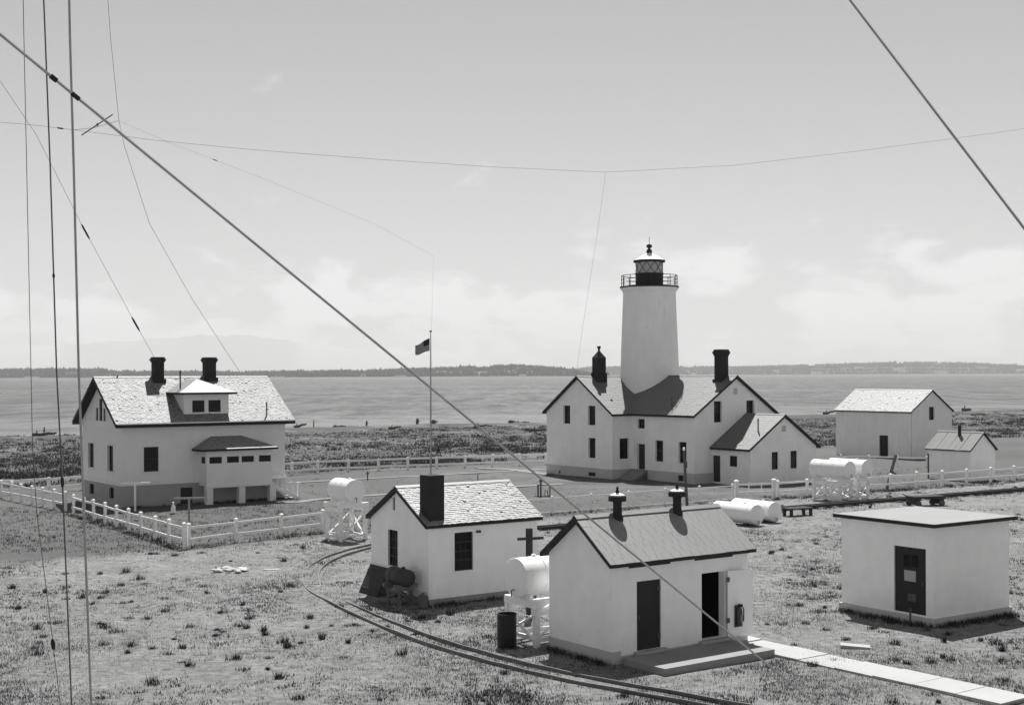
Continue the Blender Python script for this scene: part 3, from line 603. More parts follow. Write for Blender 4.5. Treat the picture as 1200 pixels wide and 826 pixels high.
for k in range(5):
    y = -.14 + (LF + .28) * k / 4; MB().bar((-.15, y, HF - .15 * sF + .08), (WF / 2, y, RF + .08), .03, .03).build('roof_seam', SHF, rfF)
yy = fF.on('u', WF * .38, 1124.5, 505)[0]; MB().tube([(WF * .38, yy, RF - .5), (WF * .38, yy, RF + .55)], .12, 12).build('stovepipe', BRICK, rfF)
slab_box(Fh, 'door', DARK, (-.035, LF - .12, 0), (-.004, LF - .02, 1.9))

# --- lighthouse and attached dwelling
fD = Frame(7.65, 101.42, 54.4)
D = thing('lighthouse', 'white round lighthouse tower with black lantern rising from an attached white dwelling', 'lighthouse', fD.o, fD.th)
HD, RD, W1, U2, V2, U2e = 5.13, 7.85, 8.3, 1.97, -6.97, 10.35; U3, V3, U3e, H3, R3 = 3.75, -10.83, 10.67, 2.77, 5.0; DZ = .75
g1 = [fD.rect('u', 0, *r) for r in ((660, 475, 668.1, 496.3), (689, 475.4, 697.5, 498), (689.4, 513, 697.7, 536.6))]
g1v = [fD.rect('u', 0, 689.9, 553.2, 698.3, 557.8), fD.rect('u', 0, 655.3, 551, 657.4, 554.6)]
s1 = [fD.rect('v', 0, 726.2, 513.5, 737.0, 537.5)]
f2 = [fD.rect('u', U2, *r) for r in ((747, 490.8, 755.3, 502), (767.8, 516, 777, 540.7), (795, 517.8, 804.4, 542.7))]; f2d = fD.rect('u', U2, 746.6, 513, 755.8, 551.5)
f2v = [fD.rect('u', U2, 795, 560, 801.7, 565.5)]; f2v[0][2] = .12; f2v[0][3] = .55; f2d[2] = DZ
g2 = [fD.rect('v', V2, *r) for r in ((836.7, 470, 846, 494.8), (874.7, 469, 884, 486))]
e3d = fD.rect('u', U3, 835, 533.5, 844, 566); e3w = fD.rect('u', U3, 854.8, 534, 863.8, 546.6); e3d[2] = .1
g3 = [fD.rect('v', V3, *r) for r in ((904, 529.4, 911.6, 550), (926, 528, 933.6, 548.7))]
mb = MB()
wall(mb, 'u', 0, gable_outline(0, W1, DZ, HD, RD, .07), g1, depth=.28); wall(mb, 'v', 0, [(0, DZ), (U2, DZ), (U2, HD - .07), (0, HD - .07)], s1, depth=.28)
wall(mb, 'u', U2, [(V2, DZ), (0, DZ), (0, HD - .07), (V2, HD - .07)], f2 + [f2d], depth=.28); wall(mb, 'v', V2, gable_outline(U2, U2e, -.3, HD, RD, .07), g2, depth=.28)
mb.face([(U2e, V2, -.3), (U2e, W1, -.3), (U2e, W1, HD), (U2e, V2, HD)]); mb.face([(0, W1, -.3), (U2e, W1, -.3), (U2e, W1, HD - .07), (0, W1, HD - .07)]); mb.face([(U2e - .05, 0, HD - .2), (U2e - .05, W1, HD - .2), (U2e - .05, W1 / 2, RD - .1)])
mb.build('wall', STUC, D, recalc=False)
mb = MB(); wall(mb, 'u', -.05, [(-.05, -.3), (W1, -.3), (W1, DZ), (-.05, DZ)], g1v); wall(mb, 'v', -.05, [(-.05, -.3), (U2 - .05, -.3), (U2 - .05, DZ), (-.05, DZ)]); wall(mb, 'u', U2 - .05, [(V2 - .05, -.3), (-.05, -.3), (-.05, DZ), (V2 - .05, DZ)], f2v)
mb.face([(U2 - .05, V2 - .05, -.3), (U2 - .05 + 2, V2 - .05, -.3), (U2 + 2, V2 - .05, DZ), (U2 - .05, V2 - .05, DZ)])
for q in (((-.05, 0), (-.05, W1), (0, W1), (0, 0)), ((-.05, -.05), (U2, -.05), (U2, 0), (-.05, 0)), ((U2 - .05, V2 - .05), (U2 - .05, -.05), (U2, -.05), (U2, V2 - .05))): mb.face([(x, y, DZ) for x, y in q])
mb.build('foundation', BAND, D, recalc=False)
for o in g1v: slab_box(D, 'cellar_vent', DARK, (.04, o[0], o[2]), (.07, o[1], o[3]))
for o in f2v: slab_box(D, 'cellar_vent', DARK, (U2 + .04, o[0], o[2]), (U2 + .07, o[1], o[3]))
for o in g1: window(D, 'u', 0, o, 1, 2, depth=.2)
for o in s1: window(D, 'v', 0, o, 1, 2, depth=.2)
for o in f2: window(D, 'u', U2, o, 1, 2, depth=.2)
for o in g2: window(D, 'v', V2, o, 1, 2, depth=.2)
dr = list(f2d); tz = dr[3] - .42; door(D, 'u', U2, [dr[0], dr[1], dr[2], tz - .06], SASH, .2, 2); slab_box(D, 'transom', STUC, (U2 + .1, dr[0], tz - .05), (U2 + .16, dr[1], dr[3]))
mb = MB(); wall(mb, 'u', U3, [(V3, -.3), (V2, -.3), (V2, H3 - .07), (V3, H3 - .07)], [e3d, e3w], depth=.18); wall(mb, 'v', V3, gable_outline(U3, U3e, -.3, H3, R3, .07), g3, depth=.16)
mb.face([(U3e, V3, -.3), (U3e, V2, -.3), (U3e, V2, H3), (U3e, V3, H3)]); ext_ = mb.build('kitchen_wing', STUC, D, recalc=False)
door(ext_, 'u', U3, e3d, SASH, .1, 0); window(ext_, 'u', U3, e3w, 2, 1, depth=.1)
for o in g3: window(ext_, 'v', V3, o, 1, 2, depth=.08, trim=WHITE, tw=.06)
for (c, x, z) in ((V3, (U3 + U3e) / 2, R3 - .95), (V2, (U2 + U2e) / 2, RD - 1.1)): slab_box(D, 'louvre', BAND, (x - .2, c - .02, z - .25), (x + .2, c - .003, z + .2))
r1 = gable_roof(D, 'x', 0, U2e, 0, W1, HD, RD, .28, .26, .17, SHD, course=.24, wmin=.15, wmax=.4, th=.012)
r2 = gable_roof(D, 'y', V2, 4.1, U2, U2e, HD, RD, .28, .26, .17, SHD, course=.24, wmin=.15, wmax=.4, th=.012, plain_back=False)
r3 = gable_roof(D, 'y', V3, V2 - .24, U3, U3e, H3, R3, .28, .22, .16, SHD, course=.24, wmin=.15, wmax=.4, th=.012)
# chimneys: square with pyramid and neck on the left wing, corbelled on the right wing
x = fD.on('v', W1 / 2 - .35, 702, 440)[0]; y = W1 / 2 - .35; w = .78; z1 = 9.35
c = MB(); c.box((x - w / 2, y - w / 2, RD - .9), (x + w / 2, y + w / 2, z1)); c = c.build('chimney', BRICK, r1)
k = MB(); k.box((x - w / 2 - .07, y - w / 2 - .07, RD - .9), (x + w / 2 + .07, y + w / 2 + .07, RD + .3)); k.build('chimney_base', BRICK, c)
k = MB(); i = k.vs([(x + sx_ * w / 2, y + sy_ * w / 2, z1) for sx_, sy_ in ((-1, -1), (1, -1), (1, 1), (-1, 1))] + [(x + sx_ * .08, y + sy_ * .08, z1 + .5) for sx_, sy_ in ((-1, -1), (1, -1), (1, 1), (-1, 1))])
for q in range(4): k.f.append((i + q, i + (q + 1) % 4, i + 4 + (q + 1) % 4, i + 4 + q))
k.build('chimney_hood', BRICK, c); MB().lathe([(.085, z1 + .45), (.085, z1 + .68), (.15, z1 + .82), (.15, z1 + .92), (0, z1 + .92)], (x, y, 0), 16).build('chimney_pot', BRICK, c)
x = (U2 + U2e) / 2 - .3; y = fD.on('u', x, 845.3, 435)[0]; chimney(r2, 'chimney', x, y, RD - .85, 8 + (438.6 - 411) * 102 / F, .74, .74, cap=.10, caph=.28, base=.10)
for (rx, ry, hgt) in ((U2 + .6, fD.on('u', U2 + .6, 787.5, 480)[0], .75), (U3 + 1.6, fD.on('u', U3 + 1.6, 888.5, 505)[0], 1.0)):
    zz = (HD + .6 * .65) if rx < 3 else H3 + 1.6 * .645; MB().tube([(rx, ry, zz - .1), (rx, ry, zz + hgt)], .05).build('vent_pipe', GREYM, r2 if rx < 3 else r3)
slab_box(r1, 'roof_hatch', DARK, (.9, 1.2, HD + 1.2 * .655), (1.05, 1.35, HD + 1.45 * .655))
# steps
zs = 5
for k in range(zs): slab_box(D, 'step', CONCD, (U2 - 1.5 + .28 * k, dr[0] - .35, -.1), (U2 - .052, dr[1] + .35, DZ * (k + 1) / zs - .01))
# tower
TX, TY = 6.25, 2.75; r0 = 2.72
prof = [(r0, 0), (2.41, 7.0), (2.12, 14.45), (2.12, 14.55), (2.2, 14.75), (2.34, 14.92), (2.34, 14.98)]
tw = MB().lathe(prof, (TX, TY, 0), 64).build('tower', TOWERW, D, True)
gal = MB().lathe([(2.36, 14.98), (2.38, 15.0), (2.38, 15.10), (1.2, 15.12)], (TX, TY, 0), 64).build('gallery_deck', DARK, D, True)
rl = bpy.data.objects.new('railing_ref', None); bpy.data.objects.remove(rl)
for z in (15.38, 15.68, 15.98):
    pts = [(TX + 2.24 * math.cos(a), TY + 2.24 * math.sin(a), z) for a in [2 * math.pi * k / 48 for k in range(49)]]; MB().tube(pts, .028 if z > 15.9 else .02, 6, False).build('handrail', DARK, gal)
for k in range(16):
    a = 2 * math.pi * k / 16 + .1; px_, py_ = TX + 2.24 * math.cos(a), TY + 2.24 * math.sin(a); MB().tube([(px_, py_, 15.08), (px_, py_, 16.0)], .03).build('baluster', DARK, gal)
ln = MB().lathe([(1.12, 15.10), (1.12, 16.08), (1.18, 16.10), (1.18, 16.16), (1.0, 16.17)], (TX, TY, 0), 40).build('lantern', DARK, D, True)
gm_ = mat('lantern_glass', .42, .15, .05, 1, spec=.5); 
glz = MB(); n = 20
for k in range(n):
    a0_, a1_ = 2 * math.pi * k / n, 2 * math.pi * (k + 1) / n; p = MB(); p.face([(TX + 1.06 * math.cos(a), TY + 1.06 * math.sin(a), z) for a, z in ((a0_, 16.16), (a1_, 16.16), (a1_, 17.06), (a0_, 17.06))]); p.build('pane', gm_, ln)
n = 10
for k in range(n):
    for s_ in (1, -1):
        pts = [(TX + 1.085 * math.cos(a), TY + 1.085 * math.sin(a), 16.16 + .9 * q / 6) for q in range(7) for a in [2 * math.pi * (k + s_ * q / 6) / n]]; MB().tube(pts, .022, 5).build('astragal', DARK, ln)
lr = MB().lathe([(1.10, 17.05), (1.28, 17.06), (1.28, 17.22), (1.2, 17.24)], (TX, TY, 0), 40).build('lantern_eave', DARK, ln)
lc = MB().lathe([(1.22, 17.235), (.8, 17.48), (.35, 17.72), (.12, 17.84), (0, 17.84)], (TX, TY, 0), 40).build('lantern_roof', WHITE, ln, True)
MB().lathe([(.0, 17.74), (.2, 17.78), (.24, 17.92), (.2, 18.06), (.10, 18.14), (.10, 18.2), (.22, 18.28), (.24, 18.38), (.18, 18.5), (0, 18.54)], (TX, TY, 0), 20).build('ventilator_ball', DARK, ln, True)
MB().tube([(TX, TY, 18.5), (TX, TY, 19.1)], .02).build('lightning_rod', DARK, ln)
MB().lathe([(.62, 16.2), (.72, 16.6), (.62, 17.0)], (TX, TY, 0), 24).build('lens', mat('lens_glass', .5, .2, .1, 4), ln, True)

# ------------------------------------------------------------------ fences: posts and rails, each a part
def post_mesh(w, h, capped):
    mb = MB(); mb.box((-w / 2, -w / 2, -.25), (w / 2, w / 2, h))
    if capped:
        i = mb.vs([(-w * .62, -w * .62, h - .02), (w * .62, -w * .62, h - .02), (w * .62, w * .62, h - .02), (-w * .62, w * .62, h - .02), (-w * .62, -w * .62, h + .03), (w * .62, -w * .62, h + .03), (w * .62, w * .62, h + .03), (-w * .62, w * .62, h + .03), (0, 0, h + .10)])
        for q in range(4): mb.f += [(i + q, i + (q + 1) % 4, i + 4 + (q + 1) % 4, i + 4 + q), (i + 4 + q, i + 4 + (q + 1) % 4, i + 8)]
        mb.f.append((i + 3, i + 2, i + 1, i))
    return mb.mesh('post', FENCEW)
POSTS = {}
def fence(label, pts, heights=(.95, .42), w=.13, h=1.08, skip=(), capped=True, rail=(.05, .115), group='white post and rail fences'):
    """pts: post places on the ground; one rail per bay and height"""
    k_ = (w, h, capped)
    if k_ not in POSTS: POSTS[k_] = post_mesh(*k_)
    f = thing('rail_fence', label, 'fence', (pts[0].x, pts[0].y, 0), None, group)
    for i, p in enumerate(pts):
        o = obj('post', POSTS[k_], f, (p.x - pts[0].x, p.y - pts[0].y, random.uniform(-.03, .02))); d = (pts[min(i + 1, len(pts) - 1)] - pts[max(i - 1, 0)]); o.rotation_euler = (random.uniform(-.03, .03), random.uniform(-.03, .03), math.atan2(d.y, d.x))
    for i in range(len(pts) - 1):
        if i in skip: continue
        a, b_ = pts[i] - pts[0], pts[i + 1] - pts[0]; d = (b_ - a).normalized(); nn = Vector((d.y, -d.x, 0)) * (w / 2 + rail[0] / 2 - .01)
        for z in heights:
            j = lambda: Vector((0, 0, z + random.uniform(-.025, .025))); MB().bar(a - d * .02 + nn + j(), b_ + d * .02 + nn + j(), rail[0], rail[1]).build('rail', FENCEW, f)
    return f
def line(p, q, step):
    n = max(1, round((q - p).length / step)); return [p + (q - p) * (k / n) for k in range(n + 1)]
def G(px, py): return gnd(px, py)
# far fence behind the yard
fence('long white rail fence along the back of the yard before the beach scrub', line(G(-30, 583), G(372.3, 554.4), 2.7) + line(G(372.3, 554.4), G(640, 544.2), 2.62)[1:], (.94, .36), .17, 1.06, capped=False, rail=(.06, .16))
# left fence: from the left edge to the corner post, then along to the tank
K0, K1, K2 = G(-40, 574.5), G(86, 603), G(215.8, 643)
a = line(K0, G(77, 599), 1.9); b2 = line(K1, K2, 2.0)
fence('white fence with a narrow gap running down to the corner post, beside left house', a + b2, (.98, .44), .14, 1.14, skip=(len(a) - 1,))
K3 = G(378, 623.5)
fence('white fence from the corner post to the raised tank, before the left house', line(K2 + (K3 - K2).normalized() * .25, K3, 2.9), (.98, .44), .13, 1.10)
# long fence behind the middle buildings
Q0, Q1, Q2, Q3 = G(440, 619), G(863, 586), G(906.7, 584.5), G(1240, 560.5)
Q1 = Q0 + (Q1 - Q0); fence('thin white wire fence crossing the yard between the shed and the dwelling', line(Q0, Q1 - (Q1 - Q0).normalized() * .3, 2.95), (.95, .12), .10, 1.02, rail=(.035, .06))
gt = fence('white yard gate section with two thin pickets between stout posts before the dwelling', [Q1, Q2], (.98, .45), .22, 1.22)
for k in (.33, .67): p = (Q2 - Q1) * k; MB().box((p.x - .03, p.y - .03, .35), (p.x + .03, p.y + .03, 1.05)).build('picket', FENCEW, gt)
fence('white rail fence running past the raised tanks to the small shed at right', line(Q2 + (Q3 - Q2).normalized() * .3, Q3, 2.75), (.98, .46), .15, 1.12)
fence('low white rail fence before the barn door', line(G(985, 545.0), G(1086, 547.5), 2.7), (.80,), .12, .9, group='white post and rail fences')

# ------------------------------------------------------------------ tanks
def tank_body(parent, L, r, m, z, name='tank_shell', x0=0.0, seams=()):
    mb = MB(); s = L
    mb.lathe([(0, -.05), (r * .55, -.035), (r * .93, -.008), (r, .02), (r, s - .02), (r * .93, s + .008), (r * .55, s + .035), (0, s + .05)], (0, x0, z), 40, 'y'); o = mb.build(name, m, parent, True)
    for q in seams: MB().lathe([(r, q), (r + .012, q + .005), (r + .012, q + .04), (r, q + .045)], (0, x0, z), 40, 'y').build('hoop', m, o)
    MB().tube([(0, x0 - .04, z - r * .6), (0, x0 - .13, z - r * .6), (0, x0 - .13, z - r * .95)], .022, 8).build('outlet_pipe', GREYM, o)
    MB().lathe([(.07, z + r - .03), (.07, z + r + .05), (.05, z + r + .07), (0, z + r + .07)], (0, x0 + L * .3, 0), 14).build('filler_cap', m, o); return o
def stand(parent, x0, x1, y0, y1, h, m, leg=.16, brace=True, beam=.22):
    for x in (x0, x1):
        for y in (y0, y1): slab_box(parent, 'leg', m, (x - leg / 2, y - leg / 2, -.1), (x + leg / 2, y + leg / 2, h - beam))
    for y in (y0, y1): slab_box(parent, 'beam', m, (x0 - leg, y - leg * .6, h - beam + .001), (x1 + leg, y + leg * .6, h))
    for x in (x0, x1): slab_box(parent, 'beam', m, (x - leg * .4, y0 - leg * .9, h - beam * 1.9), (x + leg * .4, y1 + leg * .9, h - beam - .001))
    for y in (y0, y1): slab_box(parent, 'saddle', m, ((x0 + x1) / 2 - .45, y - .06, h), ((x0 + x1) / 2 + .45, y + .06, h + .14))
    if brace:
        for y in (y0, y1):
            for s_ in (0, 1): MB().bar(((x0, x1)[s_], y - leg / 2 - .02 - s_ * .03, .25), ((x1, x0)[s_], y - leg / 2 - .02 - s_ * .03, h - beam * 1.9), .03, .10, (0, 1, 0)).build('brace', m, parent)
            slab_box(parent, 'tie', m, (x0, y - .03, .18), (x1, y + .03, .30))
        for x in (x0, x1):
            for s_ in (0, 1): MB().bar((x - leg / 2 - .02 - s_ * .03, (y0, y1)[s_], .25), (x - leg / 2 - .02 - s_ * .03, (y1, y0)[s_], h - beam * 1.9), .03, .10, (1, 0, 0)).build('brace', m, parent)
            slab_box(parent, 'tie', m, (x - .03, y0, .14), (x + .03, y1, .26))
def raised_tank(label, p, h, L, r, th=54.4, axis='V', w=1.35, lenspan=None, m=TANKW, sm=TIMBW, group='white tanks on timber stands', brace=True, seams=()):
    t = thing('raised_tank', label, 'tank', p, th if axis == 'V' else th - 90 + 180, group)   # local y = tank axis
    ls = lenspan or L * .75; y0 = (L - ls) / 2; sp_ = thing_part = bpy.data.objects.new('stand', None); col.objects.link(sp_); sp_.parent = t
    stand(sp_, -w / 2, w / 2, y0, y0 + ls, h, sm, brace=brace); tank_body(t, L, r, m, h + r + .04, seams=seams or (L * .34, L * .66)); return t
p = G(401, 634.5); raised_tank('white tank on tall cross-braced stand left of the clapboard shed', p + U * .62 - V * .2, 1.82, 1.85, .55)
# tank behind the oil house; its axis runs along U, near end facing left
t2 = raised_tank('white tank on a stand half hidden behind the bottom outbuilding', Vector((0, 0, 0)), 1.36, 2.3, .585, brace=True)
pc = G(632, 761); t2.location = pc + V * 1.0 - U * .15; t2.rotation_euler = (0, 0, R(90 - 54.4 - 90))
for k, (px, py) in enumerate(((996.5, 588.5), (1016.8, 586.5))):
    raised_tank(('white tank on a timber crib, left of the pair beside the fence', 'white tank on a timber crib, right of the pair beside the fence')[k], G(px, py), 1.42, 2.9, .55, w=1.0, lenspan=2.1)
for k, (px, py) in enumerate(((887.5, 616.5), (908.5, 612.8))):
    g_ = thing('ground_tank', ('white tank lying on the ground, nearer of two beside the outbuilding roof', 'white tank lying on the ground, farther of two beside the dark bench')[k], 'tank', G(px, py), 54.4, 'white tanks lying on the ground')
    tank_body(g_, 2.95, .53, TANKW, .60, seams=(.35, 2.5))
    for y in (.5, 2.4): slab_box(g_, 'chock', DTIMB, (-.5, y - .1, -.05), (.5, y + .1, .12))
dt = thing('fuel_tank', 'small dark fuel tank on a grey stand against the clapboard shed', 'tank', fB.o - fB.U * .62 + fB.V * .35, fB.th)
sp_ = bpy.data.objects.new('stand', None); col.objects.link(sp_); sp_.parent = dt
stand(sp_, -.24, .24, .2, .95, .62, mat('grey_timber', .16, .9, .2, 4), leg=.09, beam=.08); tank_body(dt, 1.15, .30, mat('dark_tank', .045, .6, .2, 2), .98, seams=(.3, .8))
MB().box((-.3, -.45, 0), (.42, .6, .03)).build('base_board', mat('grey_timber', .16), dt)
br = thing('oil_drum', 'black open oil drum beside the white tank stand at bottom centre', 'drum', G(594, 757.5))
DR = mat('black_drum', .018, .5, .25, 3)
MB().lathe([(.27, 0), (.285, .02), (.285, .3), (.297, .31), (.297, .33), (.285, .34), (.285, .62), (.297, .63), (.297, .65), (.285, .66), (.285, .94), (.297, .95), (.297, .985), (.27, .985), (.265, .90), (0, .9)], (0, 0, 0), 36).build('drum_shell', DR, br, True); MB().lathe([(.262, .915), (0, .915)], (0, 0, 0), 30).build('drum_lid', CONCR, br)
bk = thing('metal_can', 'dented grey metal can at the corner of the clapboard shed', 'can', fB.o - fB.U * .30 - fB.V * .10, fB.th)
MB().lathe([(.15, 0), (.17, .02), (.17, .40), (.15, .42), (.04, .46), (.04, .52), (0, .52)], (0, 0, 0), 20).build('can_body', mat('grey_can', .11, .6, .3, 4), bk, True); MB().tube([(-.15, 0, .4), (-.1, 0, .52), (.1, 0, .52), (.15, 0, .4)], .012).build('can_handle', GREYM, bk)
ht = thing('leaning_hatch', 'dark boarded hatch leaning on the gable wall of the clapboard shed', 'hatch', fB.o - fB.U * .05 + fB.V * 2.62, fB.th)
HT = mat('hatch_boards', .05, .85, .2, 3)
for k in range(4): MB().bar((-.52, .2 + k * .34, .0), (-.03, .2 + k * .34, 1.02), .33, .05, (1, 0, 0)).build('plank', HT, ht)
for z in (.2, .82): MB().bar((-.53 + z * .48, .03, z), (-.53 + z * .48, 1.39, z), .04, .10).build('batten', HT, ht)
bl = thing('wash_tub', 'dark tub standing by the dwelling doorstep below the tower', 'tub', G(761, 559.5)); MB().lathe([(.28, 0), (.34, .6), (.37, .62), (.33, .64), (.30, .55), (0, .5)], (0, 0, 0), 24).build('tub_side', mat('tub_metal', .06, .6), bl, True); MB().lathe([(.345, .36), (.36, .37), (.36, .40), (.345, .41)], (0, 0, 0), 24).build('hoop', GREYM, bl)

# ------------------------------------------------------------------ poles, posts and yard gear
fp = thing('flagpole', 'tall slender white flagpole behind the clapboard shed', 'flagpole', Vector((-6.15, 100, 0)))
MB().tube([(0, 0, -.2), (0, 0, 4), (.03, 0, 11.2)], [.075, .06, .035], 10).build('pole', mat('pole_grey', .45), fp); MB().lathe([(0, 11.2), (.09, 11.27), (.09, 11.36), (0, 11.42)], (.03, 0, 0), 12).build('ball_finial', GREYM, fp, True); MB().tube([(.08, -.04, 1.0), (.06, -.03, 11.1)], .008, 4).build('halyard', WIREM, fp)
fm = bpy.data.materials.new('flag_cloth'); fm.use_nodes = True; nt = fm.node_tree; b = nt.nodes['Principled BSDF']; b.inputs['Roughness'].default_value = .9
uvn = N('ShaderNodeUVMap'); sp = N('ShaderNodeSeparateXYZ'); LK(uvn.outputs[0], sp.inputs[0])
stp = MA('GREATER_THAN', MA('FRACT', MA('MULTIPLY', sp.outputs[1], 6.5)), .5); can = MA('MULTIPLY', MA('LESS_THAN', sp.outputs[0], .42), MA('GREATER_THAN', sp.outputs[1], .46))
v_ = mix(can, mix(stp, .055, .42), .02); cc = N('ShaderNodeCombineColor')
for i in range(3): LK(v_, cc.inputs[i])
LK(cc.outputs[0], b.inputs['Base Color'])
fl = MB(); nu, nv = 18, 9; fh, fl_ = .95, 1.55
for i in range(nu + 1):
    for j in range(nv + 1):
        s_ = i / nu; q = j / nv; fl.v.append((-s_ * fl_ * .72, .12 * math.sin(s_ * 7 + q) * s_ + .25 * s_, q * fh * (1 - .25 * s_) - s_ * .32 + .09 * math.sin(s_ * 6 + .5) * s_))
for i in range(nu):
    for j in range(nv): k = i * (nv + 1) + j; fl.f.append((k, k + nv + 1, k + nv + 2, k + 1))
fo = fl.build('flag', fm, None, True, False); uvl = fo.data.uv_layers.new(name='UVMap')
for lp in fo.data.loops: k = lp.vertex_index; uvl.data[lp.index].uv = ((k // (nv + 1)) / nu, (k % (nv + 1)) / nv)
fo.location = (-6.2, 100, 9.85); tag(fo, 'small striped flag with dark canton flying from the flagpole', 'flag')
def tpost(label, px, py, h, wbar, m, th):
    t = thing('clothesline_post', label, 'post', G(px, py), th, 'clothesline posts'); slab_box(t, 'upright', m, (-.055, -.055, -.2), (.055, .055, h)); slab_box(t, 'crossarm', m, (-wbar / 2, -.05, h + .001), (wbar / 2, .05, h + .1))
    for k in (-.9, -.3, .3, .9): MB().tube([(k * wbar / 2, 0, h + .09), (k * wbar / 2, 0, h + .15)], .012, 5).build('hook', GREYM, t)
tpost('pale T-shaped clothesline post nearer the corner of the left house', 158.4, 598.7, 1.62, 1.75, TIMBW, 84); tpost('weathered T-shaped clothesline post in the grass before the left house porch', 221.6, 613.3, 1.32, 1.65, mat('old_timber', .30, .9, .2, 4), 80)
wp = thing('white_marker', 'small white bottle-shaped marker standing between the clothesline posts', 'marker', G(203, 602)); MB().lathe([(.12, -.05), (.13, .3), (.11, .42), (.045, .55), (.045, .66), (.06, .68), (0, .70)], (0, 0, 0), 16).build('marker_body', WHITE, wp, True); MB().lathe([(.155, 0), (.155, .05), (.13, .055)], (0, 0, 0), 16).build('marker_foot', CONCD, wp)
cp = thing('cross_post', 'dark cross-armed wooden post standing before the clapboard shed', 'post', G(620.5, 722), 70); slab_box(cp, 'upright', DTIMB, (-.09, -.09, -.2), (.09, .09, 2.92)); slab_box(cp, 'crossarm', DTIMB, (-.46, -.14, 2.55), (.46, -.092, 2.64)); 
yp = thing('yard_pole', 'thin dark pole with pale insulator before the dwelling windows', 'pole', G(805.5, 593.5)); MB().tube([(0, 0, -.2), (-.2, 0, 3.4)], [.10, .07], 10).build('pole', mat('pole_dark', .10, .9, .2, 4), yp); MB().lathe([(.06, 3.4), (.08, 3.45), (.05, 3.5), (.07, 3.56), (0, 3.6)], (-.2, 0, 0), 10).build('insulator', WHITE, yp)
slab_box(yp, 'switch_box', GREYM, (-.22, -.16, 2.35), (-.02, -.07, 2.75))
lp_ = thing('leaning_pole', 'dark timber leaning out over the fence left of the small shed', 'pole', G(1038.7, 573)); MB().bar((0, 0, -.1), (.75, .3, 2.35), .2, .12).build('timber', mat('grey_pole', .12, .9, .2, 3), lp_); MB().bar((.33, .1, 1.2), (.75, .35, 1.05), .08).build('cleat', DTIMB, lp_)
pf = thing('pump_frame', 'dark pipe pump and rail frame standing in the open yard', 'pump', G(637, 582))
for x, h in ((-.36, .82), (-.18, 1.10), (.42, .78)): MB().tube([(x, 0, -.1), (x, 0, h)], .055 if x < 0 else .04, 8).build('standpipe', GREYM, pf)
MB().tube([(-.36, 0, .80), (.42, 0, .76)], .035, 8).build('crossbar', GREYM, pf); MB().lathe([(.09, .98), (.11, 1.02), (.11, 1.12), (.05, 1.18), (0, 1.18)], (-.18, 0, 0), 12).build('pump_head', GREYM, pf); MB().tube([(.05, 0, 0), (.12, 0, .45), (.25, 0, .40), (.3, 0, 0)], .035, 6).build('spout', GREYM, pf); slab_box(pf, 'base_plank', DTIMB, (-.65, -.12, -.04), (.5, .12, .06))
fr_ = thing('tripod_frame', 'small black tripod standing in the scrub right of the flagpole', 'tripod', G(513.5, 534.8))
for k in range(3): a = 2.1 * k + .4; MB().tube([(.36 * math.cos(a), .36 * math.sin(a), -.05), (.03, 0, .85)], .05, 6).build('leg', DARK, fr_)
MB().tube([(0, 0, .8), (.12, 0, 1.0), (.3, 0, .95)], .06, 6).build('head', DARK, fr_)
sv = thing('garden_tap', 'short dark tap on a plank in the yard above the shed ridge', 'tap', G(560, 564)); MB().tube([(0, 0, -.1), (0, 0, .52), (.1, 0, .56)], .04, 6).build('standpipe', GREYM, sv); slab_box(sv, 'plank', DTIMB, (-.5, -.12, -.05), (.42, .12, .06))
sv = thing('stub_post', 'short dark stake by the path left of the clapboard shed chimney', 'stake', G(430.8, 563)); MB().tube([(0, 0, -.1), (0, 0, .7)], .045, 6).build('stake', DTIMB, sv); slab_box(sv, 'nail_board', DTIMB, (-.13, -.03, .5), (.13, .03, .58))
# timber tramway beyond the tanks, bench and cart
TW0, TW1 = G(628, 621.5), G(1260, 570)
tt = thing('timber_tramway', 'long low dark timber tramway crossing the grass behind the right buildings', 'tramway', (TW0.x, TW0.y, 0)); dv = TW1 - TW0; n = 12
for k in range(n):
    for s_ in (-.28, .28):
        q = Vector((-dv.y, dv.x, 0)).normalized() * s_; a, b_ = dv * (k / n) + q, dv * ((k + .985) / n) + q; MB().bar(a + Vector((0, 0, .13)), b_ + Vector((0, 0, .13)), .13, .16).build('timber_rail', DTIMB, tt)
dn = dv.normalized(); q = Vector((-dn.y, dn.x, 0)) * .5; tie = MB().bar(-q, q, .16, .12).mesh('sleeper', DTIMB)
for k in range(40): obj('sleeper', tie, tt, dv * ((k + .3) / 40) + Vector((0, 0, .0)))
bn = thing('timber_bench', 'dark low timber loading bench beside the white ground tanks', 'bench', G(934, 604), 66)
for k in range(4): slab_box(bn, 'plank', DTIMB, (-.85, -.42 + k * .22, .40), (.85, -.22 + k * .22, .46))
for x in (-.6, .72):
    for y in (-.3, .36): slab_box(bn, 'leg', DTIMB, (x - .07, y - .07, -.1), (x + .07, y + .07, .40))
ct = thing('hand_cart', 'dark flat hand cart standing just behind the flat concrete roof', 'cart', G(1084.5, 592), 75)
slab_box(ct, 'deck', DTIMB, (-1.05, -.45, .46), (1.05, .45, .58)); slab_box(ct, 'end_board', DTIMB, (-1.0, -.45, .1), (-.62, .45, .459)); slab_box(ct, 'end_board', DTIMB, (.62, -.45, .1), (1.0, .45, .459))
for x in (-.8, .8):
    for y in (-.52, .52): MB().lathe([(0, -.03), (.2, -.03), (.2, .03), (0, .03)], (x, y, .16), 18, 'y').build('wheel', GREYM, ct)
MB().tube([(-1.05, 0, .5), (-1.6, 0, .75)], .035).build('draw_bar', GREYM, ct)
